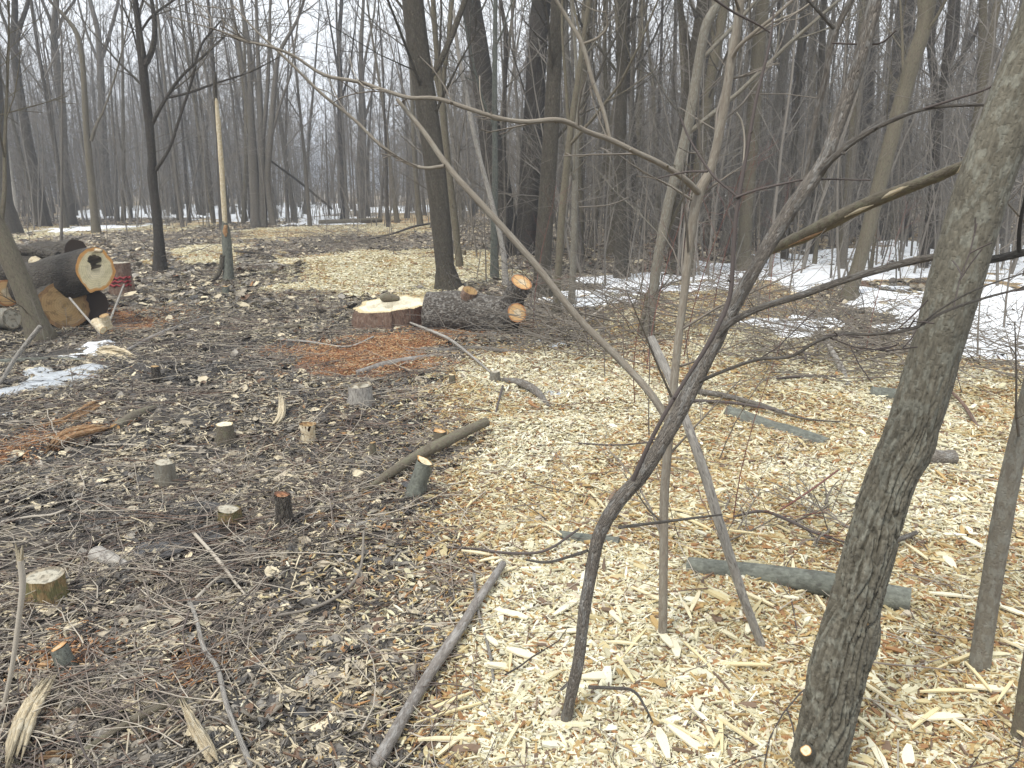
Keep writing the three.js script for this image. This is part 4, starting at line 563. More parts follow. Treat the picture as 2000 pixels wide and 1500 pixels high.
// the scaly log behind the big stump
{
  const a = G(836, 640), d = a.d, sc = d / F, A = at(836, 594, d - 0.1), B = at(1012, 612, d - 0.4); A.y = hAt(A.x, A.z) + 0.2; B.y = hAt(B.x, B.z) + 0.19;
  const t = log('fallen_log', 'big scaly grey log lying behind the sawn stump, with sawn branch stubs', MAT.plate, A, B, 0.235, 0.215, { endA: END.red, seed: 33, seg: 34, n: 22, rough: 0.16, freq: 5, bend: 0.02 }); void sc;
  const q = at(905, 575, d - 0.35); stub(t, V(lerp(A.x, B.x, 0.42), A.y + 0.1, lerp(A.z, B.z, 0.42) + 0.05), V(0.32, 0.85, 0.35).normalize(), 0.085, 0.2, MAT.red, END.tan, (f) => f < 0.72 ? 0.09 * (1 - f / 0.72) + 0.03 : 0); void q;
  const c = at(1019, 551, d - 0.66), c0 = V(c.x - 0.17, B.y + 0.05, B.z + 0.02), dir = c.clone().sub(c0), L = dir.length(); dir.normalize(); stub(t, c0, dir, 0.115, L, MAT.plate, END.orange);
  const c2 = at(1010, 611, d - 0.74), c20 = V(c2.x - 0.12, B.y - 0.02, B.z), dir2 = c2.clone().sub(c20), L2 = dir2.length(); dir2.normalize(); stub(t, c20, dir2, 0.105, L2, MAT.plate, END.orange);
  const c3 = at(966, 552, d - 0.2), c30 = V(lerp(A.x, B.x, 0.66), A.y + 0.1, lerp(A.z, B.z, 0.66)); stub(t, c30, c3.sub(c30).normalize(), 0.05, 0.14, MAT.dark, END.tan);
}
// log pile at the left
{
  const g = G(160, 640), d = g.d, F0 = at(186, 527, d - 0.15), B0 = F0.clone().add(V(-0.98, -0.22, -0.3)); 
  log('sawn_log', 'big log on top of the left pile, cream sawn face with a rotten hollow', MAT.darker, B0, F0, 0.27, 0.25, { endB: END.hollow, seed: 41, seg: 44, n: 18, rough: 0.16, freq: 5, rows: 14, dentB: (f, an) => { const x = f * Math.cos(an) - 0.02, y = f * Math.sin(an) - 0.3, e = Math.hypot(x * 1.5, y * 1.2) + (vn(x * 7 + 9, y * 7 + 9, 5) - 0.5) * 0.42; return e < 0.44 ? 0.12 * sstep(0.44, 0.3, e) : 0; } });
  const F1 = at(126, 596, d - 0.2), B1 = at(60, 560, d + 1.6); log('sawn_log', 'low brown log of the left pile with a shaded tan sawn face', MAT.darker, B1, F1, 0.27, 0.265, { endB: END.tan, seed: 42, seg: 40, rough: 0.24, freq: 4, n: 16 });
  const F2 = at(128, 552, d - 0.16); const torn = log('split_wood', 'pale broken wood edge above the low brown sawn face', MAT.split, at(104, 560, d - 0.16), at(148, 553, d - 0.14), 0.07, 0.06, { seed: 43, rough: 0.4, category: 'split wood', seg: 12 }); void F2; void torn;
  log('sawn_log', 'dark log at the left frame edge in the pile, behind the leaning trunk', MAT.darker, at(-60, 545, d + 0.4), at(88, 520, d + 0.6), 0.17, 0.16, { endB: MAT.soot, seed: 44 });
  log('dead_branch', 'dark rounded branch along the top of the left log pile', MAT.darker, at(10, 486, d + 0.6), at(112, 502, d + 0.5), 0.06, 0.07, { seed: 45, category: 'branch', bend: 0.02 });
  log('split_wood', 'pale rotten piece lying between the dark logs of the pile', MAT.split, at(64, 508, d + 0.1), at(104, 530, d), 0.055, 0.06, { seed: 46, rough: 0.35, category: 'split wood', seg: 12 });
  log('sawn_log', 'orange brown log end low at the left edge of the pile', MAT.rot, at(-40, 575, d + 0.4), at(14, 572, d - 0.1), 0.16, 0.15, { endB: END.orange, seed: 47 });
  log('sawn_log', 'grey log low at the left frame edge under the pile', MAT.grey, at(-60, 625, d - 0.2), at(24, 622, d - 0.5), 0.12, 0.11, { endB: END.grey, seed: 48 });
  log('sawn_log', 'dark low log under the cream faced log, right of the tan one', MAT.darker, at(150, 590, d + 1), at(178, 596, d + 0.1), 0.2, 0.19, { endB: MAT.soot, seed: 49 });
  log('small_log', 'small upright cut piece with a pale tan face beside the pile', MAT.split, at(212, 640, d - 0.7), at(203, 616, d - 0.75), 0.05, 0.05, { endB: END.tan, seed: 50 });
  log('small_log', 'short pale split piece lying in front of the small cut piece', MAT.split, at(186, 628, d - 0.9), at(202, 645, d - 1.0), 0.05, 0.04, { endB: END.cream, seed: 51, rough: 0.25 });
  log('split_wood', 'torn pale top edge on the cream faced log', MAT.split, at(172, 486, d - 0.1), at(198, 490, d - 0.14), 0.025, 0.02, { seed: 52, rough: 0.5, category: 'split wood', seg: 9 });
  log('sawn_log', 'black log lying behind the cream faced log at the left', MAT.darker, at(20, 512, d + 1.2), at(150, 500, d + 1.0), 0.2, 0.2, { seed: 62, rough: 0.2, endB: MAT.soot });
  log('split_wood', 'reddish split wedge between the logs above the tan sawn face', MAT.red, at(84, 520, d + 0.05), at(112, 545, d - 0.05), 0.05, 0.03, { seed: 63, rough: 0.4, category: 'split wood', seg: 10 });
  log('dead_branch', 'thin pale branch poking down in front of the log pile', MAT.bleach, at(136, 582, d - 0.5), at(196, 652, d - 1.0), 0.012, 0.01, { seed: 64, category: 'branch', seg: 8 });
  log('dead_branch', 'thin grey branch leaning on the marked stump', MAT.bleach, at(214, 628, d - 0.6), at(242, 556, d - 0.2), 0.013, 0.009, { seed: 65, category: 'branch', seg: 8 });
  // the stump sprayed red behind
  const p = G(238, 575), t = thing('marked_stump', p, 'reddish stump behind the log pile with red paint on its side', 'stump'), s = p.s, m = new MB(), e = tube(m, [V(0, -0.1, 0), V(0, 0.1, 0), V(0, 0.28, 0), V(0, 0.47, 0)], [0.19, 0.17, 0.15, 0.15], { seg: 26, rough: 0.12, seed: 9, lobes: [5, 0.06] }); void s; m.build('bark', MAT.red, t);
  const f = new MB(); cutFace(f, e.last, V(0, 1, 0)); f.build('cut_face', END.grey, t);
  const pm = new MB(); for (let r = 0; r < 3; r++) { const y = 0.15 + r * 0.055; const pts = []; for (let i = 0; i <= 14; i++) { const an = -0.5 + 1.9 * i / 14; pts.push(V(Math.sin(an) * 0.168, y + 0.012 * Math.sin(i * 1.7 + r), Math.cos(an) * 0.168)); } tube(pm, pts, pts.map((_, i) => 0.017 * (0.6 + 0.6 * vn(i * 0.8, r, 4))), { seg: 6, capA: true, capB: true }); } pm.build('paint_mark', mat({ color: new THREE.Color().setRGB(0.26, 0.03, 0.035), roughness: 0.7 }), t);
}
// smooth grey green log across the chips, and others half buried
{
  const p = G(1775, 1196), q = G(1345, 1118), ra = 25 * p.s, rb = 21 * q.s; p.y += ra * 0.95; q.y += rb * 0.45; log('smooth_log', 'smooth grey green log lying on the chips behind the big trunk', MAT.green, q, p, rb, ra, { endB: END.grey, seed: 55, seg: 30, rough: 0.08, freq: 4, n: 24, bend: 0.02 });
  const a = G(1418, 812), b = G(1612, 868); a.y -= 0.005; b.y -= 0.03; log('smooth_log', 'grey green log half buried in chips behind the curved sapling', MAT.green, a, b, 0.075, 0.07, { seed: 56, rough: 0.16, n: 22, endB: END.grey });
  const c = G(1790, 908), e = G(1858, 910); c.y += 0.04; e.y += 0.05; log('small_log', 'short dark log end with a tan face in the chips right of the big trunk', MAT.slate, c, e, 0.045, 0.045, { endB: END.cream, seed: 57 });
  const h = G(1700, 775), k = G(1760, 785); h.y += 0.02; k.y += 0.03; log('small_log', 'short grey log sunk in the chips left of the big trunk', MAT.green, h, k, 0.06, 0.06, { endB: END.grey, seed: 58 });
  const u = G(1090, 1052), v = G(1208, 1066); log('smooth_log', 'grey log showing only its back in the chips left of the curved sapling', MAT.green, u, v, 0.035, 0.035, { seed: 59 });
  const g1 = G(190, 1096), g2 = G(252, 1112); g1.y += 0.03; g2.y += 0.01; log('small_log', 'short grey barkless log on the mud at the left', MAT.bleach, g1, g2, 0.042, 0.02, { seed: 60, endA: END.grey });
  const f1 = G(625, 440), f2 = G(745, 434); f1.y += 0.1; f2.y += 0.1; log('fallen_log', 'far fallen trunk lying on the chips before the wood', MAT.olive, f1, f2, 0.13, 0.1, { seed: 61 });
}

// ---------------------------------------------------------------- stumps
function stump(label, x, y, w, h, o = {}) {                        // foot at the pixel (x, y); w, h in pixels
  const p = G(x, y), s = p.s, r = w * s / 2, hh = h * s * 1.04, t = thing(o.name || 'stump', p, label, 'stump', o.group), lx = (o.lean || 0) * hh, m = new MB(), e = tube(m, [V(0, -0.08, 0), V(0, 0, 0), V(lx * 0.4, hh * 0.45, 0), V(lx, hh, 0)], [r * 1.5, r * 1.25, r * 1.0, r * (o.top || 0.97)], { seg: o.seg || 22, rough: o.rough ?? 0.15, freq: 4, seed: Math.round(x), lobes: [o.lobes || 5, o.lobe || 0.13], lobeFall: q => 0.3 + 1.4 * Math.max(0, 0.7 - q) }); m.build('bark', o.bark || MAT.olive, t);
  const ph = x * 0.7, f = new MB(); const tilt = o.tilt || (hash(Math.round(x), 2, 3) - 0.5) * 0.5; if (!o.dent) o.dent = (q, a) => { const u = q * Math.cos(a - ph) + (vn(q * 3, a * 2, 7) - 0.5) * 0.15; return Math.abs(u - 0.4) < 0.07 ? -r * 0.22 * vn(q * 9, a * 9, 2) : u > 0.4 ? r * 0.12 : 0; }; if (tilt) e.last.forEach(q => { q.y += (q.x - lx) * tilt; }); cutFace(f, e.last, V(0, 1, 0), o.dent, r * 0.05, 9); f.build('cut_face', o.end || END.cream, t); return t;
}
stump('fresh stump with a bright white top on the dark mud', 441, 862, 34, 34, { end: END.white });
stump('pale weathered stump left of the middle of the mud', 326, 948, 38, 46, { end: END.grey, bark: MAT.grey });
stump('slim dark stump with a ragged red brown top', 556, 1028, 30, 64, { end: END.red, bark: MAT.darker, dent: (f, a) => 0.02 * vn(f * 5, a * 2, 3) });
stump('small green stump with an orange cut near the left bottom', 132, 1306, 32, 46, { end: END.orange, bark: MAT.green, lean: -0.25 });
stump('small dark stump with a tan top before the log pile', 306, 746, 17, 30, { end: END.tan, bark: MAT.darker });
stump('leaning mossy stump under the broken log piece', 808, 974, 34, 74, { end: END.cream, bark: MAT.green, lean: 0.32, tilt: -0.3 });
stump('small orange brown stump behind the broken log piece', 860, 872, 26, 30, { end: END.orange, bark: MAT.olive });
stump('tiny tan stump beside the pale stick on the mud', 729, 896, 13, 32, { end: END.tan, bark: MAT.olive });
stump('split fibrous pale stump standing on the mud', 604, 862, 24, 34, { end: END.tan, bark: MAT.split, dent: (f, a) => 0.05 * vn(f * 7, a * 3, 5), rough: 0.25, top: 1.3 });
stump('rotten pale stump with a broken side on the mud', 706, 792, 46, 38, { end: END.grey, bark: MAT.bleach, dent: (f, a) => 0.06 * vn(f * 4, a * 2, 8), rough: 0.28 });
stump('small tan stump at the edge of the chips', 883, 754, 12, 22, { end: END.cream });
stump('small low stump beside the chips with a pale top', 967, 748, 20, 22, { end: END.grey, bark: MAT.grey });
stump('mossy little stump before the broken snag', 442, 574, 14, 14, { end: END.tan, bark: MAT.green });
stump('small dark stump between the snag and the forked tree', 344, 552, 14, 13, { end: END.red, bark: MAT.darker });
stump('broad low stump with a chip covered white top at the left', 92, 1172, 72, 50, { end: END.grey, bark: MAT.mossy, rough: 0.2, lobes: 3, lobe: 0.08, dent: (f, a) => 0.012 * vn(f * 9, a * 4, 6) });
stump('low mossy stump with a weathered top above the wet patch', 449, 1024, 44, 30, { end: END.grey, bark: MAT.mossy, rough: 0.2 });
stump('tiny stump with a pale top in the far chips', 906, 498, 8, 9, { end: END.cream });
// the big sawn stump of irregular outline
{
  const c = G(768, 634), d = c.d, t = thing('big_stump', c, 'wide freshly sawn stump with a cream top and red brown side', 'stump'), s = c.s, n = 180, ring = [[], [], []], m = new MB();
  const R = an => { const x = Math.cos(an), z = Math.sin(an); let r = 1 / Math.sqrt((x / 0.47) ** 2 + (z / 0.35) ** 2); r *= 1 + 0.09 * Math.sin(an * 3 + 0.6) + 0.06 * Math.sin(an * 5 + 2) + 0.05 * Math.sin(an * 9); if (Math.abs(Math.atan2(Math.sin(an - 1.15), Math.cos(an - 1.15))) < 0.34) r *= 0.84; return r; };
  const top = 0.25;
  for (let k = 0; k <= 10; k++) for (let i = 0; i <= n; i++) { const an = i / n * 2 * Math.PI, f = k / 10, rr = R(an) * (1 + 0.16 * (1 - f) * (1 - f)) * (1 + 0.05 * (fbm(an * 9, f * 1.5, 4, 3) - 0.5) - 0.05 * (1 - sstep(0.02, 0.3, cells(an * 9.55, f * 2.2, 5, 60, 99)))), tl = top - 0.05 * Math.sin(an) + 0.03 * Math.cos(an); const y = lerp(-0.1, tl, f); m.vert(V(rr * Math.cos(an), y, rr * Math.sin(an)), V(Math.cos(an), 0, Math.sin(an)), i / n * 2.4, y * 0.8); if (k === 10 && i < n) ring[0].push(V(rr * Math.cos(an), y, rr * Math.sin(an))); }
  for (let k = 0; k < 10; k++) for (let i = 0; i < n; i++) { const a = k * (n + 1) + i, b = a + n + 1; m.i.push(a, b, a + 1, a + 1, b, b + 1); } m.build('bark', MAT.red, t); void d; void s;
  const f = new MB(); const hole = [[0.52, 2.9, 0.13], [0.34, 1.75, 0.13], [0.74, 6.1, 0.09]]; cutFace(f, ring[0], V(0, 1, 0), (r, an) => { let q = 0; for (const h of hole) { const x = r * Math.cos(an) - h[0] * Math.cos(h[1]), z = r * Math.sin(an) - h[0] * Math.sin(h[1]); if (Math.hypot(x, z * 0.6) < h[2]) q = 0.06; } return q; }, 0.012, 22); f.build('cut_face', END.white, t);
  const ch = thing('bark_chunk', at(764, 604, d + 0.12), 'brown round chunk of wood lying on the wide sawn stump', 'wood chunk'); ch.position.y = c.y + top + 0.05; const cm = new MB(); tube(cm, [V(-0.12, 0, 0), V(-0.07, 0.01, 0), V(0.02, 0.01, 0), V(0.1, 0, 0)], [0.03, 0.055, 0.055, 0.03], { seg: 12, rough: 0.3, seed: 8, capA: true, capB: true }); cm.build('wood', MAT.olive, ch);
}

// ---------------------------------------------------------------- branches and sticks lying on the ground: [x, y, width] along each
function stick(label, material, list, o = {}) {
  const wp = list.map(q => { const p = G(q[0], q[1]), r = q[2] * p.s * 0.38; p.y += r * 0.6 + (q[3] || 0) ; return [p, r]; }), base = wp[Math.floor(wp.length / 2)][0].clone(), t = thing(o.name || 'fallen_branch', base, label, o.category || 'branch', o.group);
  wp.forEach(q => q[0].sub(base)); const s = smooth(wp, 5), m = new MB(), e = tube(m, s.pts, s.rad, { seg: o.seg || 9, rough: o.rough ?? 0.14, seed: Math.round(list[0][0]), freq: 4, capA: !o.end, capB: true, dome: 0.4 }); m.build(o.part || 'wood', material, t);
  if (o.end) { const f = new MB(); cutFace(f, e.first, s.pts[0].clone().sub(s.pts[1]).normalize(), null, 0.002, 4); f.build('cut_face', o.end, t); }
  if (o.twigs) addTwigs(t, s, o.twigs, Math.round(list[0][1] * 7), o.twigMat || MAT.twig, o.twigLen || 0.25, { from: 0.2 }); return t;
}
stick('long straight grey stick running up from the bottom edge', MAT.stick, [[735, 1512, 34, 0.02], [768, 1462, 33, 0.03], [800, 1408, 31, 0.035], [838, 1346, 28, 0.04], [870, 1298, 30, 0.04], [902, 1252, 26, 0.045], [930, 1208, 24, 0.05], [958, 1166, 22, 0.05], [982, 1128, 19, 0.05]], { rough: 0.07, seg: 16 });
stick('pale crooked twig climbing from the bottom edge on the mud', MAT.bleach, [[492, 1512, 15, 0.02], [446, 1400, 13, 0.03], [425, 1320, 13, 0.03], [402, 1288, 13, 0.03], [385, 1225, 10, 0.03], [370, 1182, 12, 0.02]]);
stick('long curved thin twig crossing the dark mud', MAT.twig, [[404, 1290, 7, 0.03], [470, 1250, 7, 0.03], [530, 1222, 8, 0.03], [612, 1204, 9, 0.03], [672, 1172, 9, 0.03], [702, 1132, 7, 0.03], [712, 1062, 6, 0.06]], { seg: 7 });
stick('thin grey twig pointing at the foot of the pale crooked twig', MAT.twigPale, [[378, 1052, 9, 0.03], [434, 1116, 10, 0.03], [462, 1150, 7, 0.02], [484, 1172, 6, 0.01]], { seg: 7 });
stick('short grey twig meeting the top of the pale crooked twig', MAT.twigPale, [[384, 1180, 10, 0.02], [420, 1145, 9, 0.02], [446, 1126, 8, 0.02]], { seg: 7 });
stick('knobbly brown stick across the lower left corner', MAT.olive, [[150, 1488, 18, 0.01], [230, 1440, 20, 0.02], [290, 1408, 22, 0.02], [330, 1390, 18, 0.02], [396, 1372, 12, 0.01]]);
stick('pale curved stick beside the slim dark stump', MAT.bleach, [[630, 1028, 12], [690, 1030, 14], [725, 1022, 14], [758, 1008, 10]]);
stick('brown barked piece with an orange end left of the white stump', MAT.olive, [[226, 842, 28], [262, 818, 26], [305, 796, 10]], { end: END.orange, rough: 0.2 });
stick('long thin grey twig curving right from the orange wood', MAT.twigPale, [[182, 870, 5], [260, 870, 6], [340, 873, 6], [410, 876, 5], [470, 892, 4]], { seg: 6, twigs: 2 });
stick('curved dark log standing out on the pale chips', MAT.slate, [[984, 750, 14, 0.02], [1018, 760, 20, 0.03], [1045, 774, 21, 0.03], [1071, 800, 17, 0]], { seg: 14 });
stick('short dark stick hanging below the curved dark log', MAT.twigDark, [[982, 762, 6, 0.03], [974, 790, 6, 0.02], [966, 816, 5]], { seg: 6 });
stick('thin dark stick on the chips below the curved dark log', MAT.twigDark, [[980, 816, 5], [1040, 812, 7], [1090, 800, 8], [1144, 784, 7]], { seg: 7 });
stick('long grey branch lying on the mud right of the log pile', MAT.stick, [[250, 686, 10], [310, 656, 12], [370, 634, 10], [424, 614, 6]], { twigs: 3 });
stick('grey barked log end lying at the left edge by the snow', MAT.green, [[-30, 712, 15], [60, 707, 15], [120, 705, 14], [168, 706, 9]], { seg: 12 });
stick('brown log lying on the mud left of the sawdust', MAT.olive, [[446, 662, 9], [480, 656, 12], [520, 648, 11], [545, 641, 8]], { seg: 10 });
stick('second brown log lying behind it, left of the wide stump', MAT.olive, [[540, 646, 11], [580, 640, 12], [640, 642, 8]], { seg: 10 });
stick('long pale twig in front of the wide stump', MAT.bleach, [[548, 668, 5, 0.02], [600, 672, 6, 0.02], [682, 682, 6, 0.02], [730, 664, 5, 0.03]], { seg: 6, twigs: 2 });
stick('thick grey branch lying below the orange sawdust', MAT.stick, [[698, 732, 16], [750, 718, 20], [800, 707, 18], [850, 700, 14], [888, 696, 8]], { seg: 12 });
stick('long dark branch running right from the sawdust into the brush', MAT.slate, [[822, 686, 14], [870, 688, 15], [930, 684, 14], [1000, 690, 12], [1090, 692, 8], [1190, 684, 6]], { end: END.cream, twigs: 5 });
stick('pale thin branch crossing the dark branch by the sawdust', MAT.bleach, [[802, 640, 6, 0.05], [850, 662, 8, 0.06], [876, 676, 8, 0.07], [920, 706, 6, 0.05], [962, 736, 5, 0.02]], { twigs: 3 });
stick('dark branch lying in front of the scaly log', MAT.slate, [[874, 664, 7], [930, 646, 10], [990, 628, 12], [1020, 622, 8]], { twigs: 4 });
stick('grey branch rising from the brush pile', MAT.twigPale, [[1090, 668, 6, 0.06], [1150, 640, 7, 0.1], [1200, 606, 6, 0.15]], { twigs: 4 });
stick('grey bleached branch lying in the chips right of the middle', MAT.bleach, [[1596, 640, 9, 0.05], [1620, 690, 13, 0.04], [1642, 730, 17, 0.03], [1656, 756, 13]], { twigs: 3 });
stick('thin dark stick behind the half buried green log', MAT.twigDark, [[1516, 748, 6, 0.03], [1560, 744, 7, 0.03], [1632, 744, 6, 0.03]], { seg: 6 });
stick('long dark stick lying just above the half buried green log', MAT.slate, [[1366, 776, 16, 0.03], [1420, 790, 14, 0.05], [1490, 812, 12, 0.06], [1570, 830, 6, 0.04], [1640, 836, 4, 0.04]], { twigs: 3 });
stick('second dark stick parallel to it, nearer the curved sapling', MAT.twigDark, [[1350, 792, 9, 0.03], [1430, 802, 8, 0.05], [1510, 818, 6, 0.06]], { twigs: 2 });
stick('brown stick in the chips right of the big trunk', MAT.red, [[1852, 778, 7, 0.06], [1880, 806, 9, 0.05], [1912, 842, 10]], { end: END.tan });
stick('dark twigs gathered on the chips left of the pole', MAT.twigDark, [[1080, 880, 6], [1140, 876, 8], [1200, 866, 7], [1236, 876, 12]], { twigs: 3 });
stick('thin straight twig on the chips left of the pole', MAT.twigDark, [[1130, 876, 5, 0.03], [1200, 880, 5, 0.03], [1290, 872, 4, 0.03]], { seg: 6 });
stick('grey stick poking out behind the big trunk', MAT.slate, [[1700, 1090, 14, 0.05], [1745, 1080, 14, 0.05], [1786, 1068, 12, 0.06]]);
stick('thin curved dark twig over the smooth green log', MAT.twigDark, [[1432, 1034, 6, 0.06], [1485, 1028, 8, 0.07], [1535, 1046, 9, 0.07], [1590, 1068, 8, 0.06], [1650, 1082, 6, 0.05]], { twigs: 4, twigMat: MAT.twigRed });
stick('reddish twig arching above the smooth green log', MAT.twigRed, [[1520, 1022, 5, 0.06], [1580, 1004, 5, 0.12], [1630, 980, 5, 0.16]], { seg: 6 });
stick('long dark twig lying on chips at the bottom right', MAT.twigDark, [[1300, 1420, 6, 0.01], [1380, 1435, 7, 0.02], [1450, 1462, 8, 0.02], [1540, 1470, 5, 0.02]], { seg: 6 });
stick('thin dark twig on the chips below the pole', MAT.twigDark, [[1330, 1380, 5], [1370, 1340, 6], [1410, 1300, 5]], { seg: 6 });
stick('short dark stick left of the curved sapling foot', MAT.slate, [[1080, 1372, 12, 0.01], [1108, 1352, 12, 0.02], [1128, 1338, 8, 0.03]]);
stick('thin bent twig beside the long straight grey stick', MAT.bleach, [[926, 1146, 8, 0.05], [935, 1220, 8, 0.04], [956, 1290, 8, 0.03], [966, 1350, 7, 0.02], [980, 1400, 5]], { seg: 7 });
stick('curving grey twigs on the chips left of the curved sapling', MAT.twigDark, [[870, 1078, 4, 0.02], [930, 1090, 6, 0.04], [980, 1098, 7, 0.04], [1060, 1096, 7, 0.04], [1130, 1068, 6, 0.08]], { seg: 6 });
stick('far dark branch lying over the chips left of the furrowed trunk', MAT.darker, [[700, 476, 3, 0.05], [760, 466, 5, 0.1], [810, 450, 6, 0.12], [850, 442, 5, 0.12]], { twigs: 5 });
stick('far dead branch beside the foot of the broken snag', MAT.darker, [[458, 496, 5, 0.05], [490, 500, 6, 0.06], [520, 503, 5, 0.05], [545, 510, 3]], { twigs: 3 });
stick('far pale pole lying on the chips right of the snag', MAT.bleach, [[498, 522, 3, 0.04], [540, 520, 4, 0.04], [560, 520, 3]], { seg: 6 });
stick('slanting dead stem propped in the far clearing', MAT.darker, [[650, 436, 6, 0.6], [600, 440, 6, 1.6], [540, 446, 5, 2.4]], { seg: 6 });
stick('grey stick among the sticks at the middle left', MAT.twigPale, [[78, 905, 12], [90, 930, 10], [98, 960, 8]]);
stick('pale stick at the foot of the tiny tan stump', MAT.bleach, [[686, 880, 10], [712, 858, 9], [726, 842, 6]]);
stick('dark fallen log half sunk in the mud left of the long grey stick', MAT.slate, [[690, 1080, 16], [740, 1100, 18], [800, 1112, 20], [850, 1124, 10]], {});
stick('grey bent twig above the wet patch', MAT.twigPale, [[4, 1028, 6, 0.02], [60, 1018, 7, 0.02], [110, 1012, 7, 0.02], [170, 975, 5, 0.02]], { seg: 6, twigs: 2 });
function splintered(label, material, list, n, o = {}) {
  const wp = list.map(q => { const p = G(q[0], q[1]), r = q[2] * p.s / 2; p.y += r * 0.5 + (q[3] || 0); return [p, r]; }), base = wp[Math.floor(wp.length / 2)][0].clone(), t = thing(o.name || 'split_wood', base, label, o.category || 'split wood'), m = new MB(), rnd = rng(Math.round(list[0][0] * 7 + list[0][1])); wp.forEach(q => q[0].sub(base));
  const s = smooth(wp, 5), N = s.pts.length;
  for (let k = 0; k < n; k++) { const a = rnd() * 6.28, off = Math.sqrt(rnd()) * 0.8, i0 = Math.floor(rnd() * rnd() * N * 0.4), i1 = N - 1 - Math.floor(rnd() * rnd() * N * 0.5); if (i1 - i0 < 3) continue; const pts = [], rad = []; for (let i = i0; i <= i1; i++) { const f = (i - i0) / (i1 - i0), R = s.rad[i], sp = 1 + 0.5 * f * f * (o.flare || 0.6); pts.push(s.pts[i].clone().add(V(Math.cos(a) * off * R * sp, Math.sin(a) * off * R * 0.6 * sp + (rnd() - 0.5) * R * 0.08, Math.sin(a * 1.7) * off * R * sp))); rad.push(R * (0.2 + 0.24 * hash(k, 3, 9)) * Math.max(0.06, Math.min(1, f * 5, (1 - f) * 3)) * (0.85 + 0.3 * rnd())); } tube(m, pts, rad, { seg: 5, rough: 0.35, seed: k, capA: true, capB: true }); }
  m.build('wood', material, t); return t;
}
splintered('splintered pale stick in the bottom left corner', MAT.split, [[18, 1520, 50, 0.02], [46, 1435, 46, 0.03], [72, 1385, 38, 0.03], [104, 1340, 26, 0.04]], 16);
splintered('torn yellow wood standing out at the bottom left', MAT.split, [[425, 1505, 34, 0.02], [402, 1470, 38, 0.03], [378, 1440, 34, 0.05], [358, 1404, 22, 0.07]], 12);
splintered('flat pale split slab lying across the bottom edge', MAT.split, [[1195, 1510, 26], [1270, 1492, 28], [1340, 1478, 28], [1436, 1462, 16]], 12);
splintered('pale forked wood beside the split fibrous stump', MAT.split, [[518, 848, 14], [545, 826, 18], [552, 806, 14, 0.04], [548, 786, 10, 0.08]], 7, { flare: 1.4 });
splintered('rotten orange wood lying on the mud at the left', MAT.rot, [[96, 886, 30], [130, 866, 42], [180, 852, 40], [218, 840, 22]], 18);
splintered('flat orange strip of rotten bark left of the mud', MAT.rot, [[50, 838, 12], [110, 832, 20], [145, 822, 26], [180, 800, 24], [208, 784, 14]], 13);
splintered('brown curled bark at the bottom left edge', MAT.rot, [[55, 1488, 22], [120, 1482, 26], [184, 1476, 18]], 9);
splintered('flat brown slab behind the pale curved stick', MAT.rot, [[594, 1022, 22], [640, 1016, 26], [662, 1013, 20]], 9);
splintered('small heap of yellow shavings on the mud right of the log pile', MAT.split, [[192, 690, 26], [225, 692, 30], [262, 700, 20]], 14);
// the broken piece propped on the leaning stump
{ const a = G(716, 962), b = G(952, 852), t0 = stemThing('broken_log', 'broken barked log piece propped on the leaning mossy stump', 'log', a.clone().lerp(b, 0.5), MAT.olive, [[714, 958, 7.6, a.d - 0.02], [760, 925, 18.2, lerp(a.d, b.d, 0.16)], [810, 893, 21.3, lerp(a.d, b.d, 0.4)], [860, 868, 22.8, lerp(a.d, b.d, 0.6)], [910, 842, 21.3, lerp(a.d, b.d, 0.82)], [950, 824, 18.2, lerp(a.d, b.d, 1)]], { part: 'bark', rough: 0.22, seed: 7, seg: 16, lie: 1 }); void t0; }
// standing broken twig at the left edge
{ const base = G(8, 1385); const t = stemThing('standing_twig', 'thin standing twig with a frayed yellow tip at the left edge', 'twig', base, MAT.twigPale, [[6, 1385, 8, base.d], [24, 1300, 9, base.d], [38, 1200, 10, base.d], [44, 1140, 12, base.d], [40, 1095, 12, base.d]], { part: 'stem', seed: 8, rough: 0.1 }); for (const q of [[30, 1062], [44, 1066], [36, 1075]]) addLimb(t, 'frayed_wood', MAT.split, [[40, 1110, 10, base.d], [(40 + q[0]) / 2, 1085, 7, base.d], [q[0], q[1], 3, base.d]], { seg: 6 }); }
{ const base = G(2, 752); stemThing('standing_twig', 'thin pale twig slanting up at the left edge over the snow', 'twig', base, MAT.bleach, [[-4, 758, 7, base.d], [30, 700, 8, base.d - 0.1], [78, 638, 9, base.d - 0.2]], { part: 'stem', seed: 9, rough: 0.08 }); }
// brush: heaps of cut twigs
function brush(label, x0, x1, y0, y1, n, hgt, seed, material, len) {
  const rnd = rng(seed), c = G((x0 + x1) / 2, (y0 + y1) / 2), t = thing('brush_pile', c, label, 'brush pile'), m = new MB();
  for (let i = 0; i < n; i++) { const p = G(lerp(x0, x1, rnd()), lerp(y0, y1, rnd())), a = rnd() * 6.28; p.sub(c); p.y += rnd() * hgt * 0.6; spray(m, p, V(Math.cos(a), 0.05 + rnd() * 0.35, Math.sin(a)), len * (0.5 + rnd()), 0.004 + rnd() * 0.006, 1, rnd, { kids: [5], wob: 0.35, up: 0.0, tip: 0.0025, ratio: 0.5 }); }
  tag(m.build('twigs', material, t), null, null, null, 'stuff'); return t;
}
brush('tangled grey brush pile lying between the scaly log and the chips', 1010, 1230, 600, 710, 95, 0.26, 61, MAT.twig, 0.8);
brush('dark brush heap on the chips behind the grey bleached branch', 1480, 1760, 610, 760, 120, 0.3, 62, MAT.twig, 0.8);
brush('far low heap of dark brush in the middle of the clearing', 600, 760, 462, 492, 70, 0.3, 63, MAT.twig, 1.3);
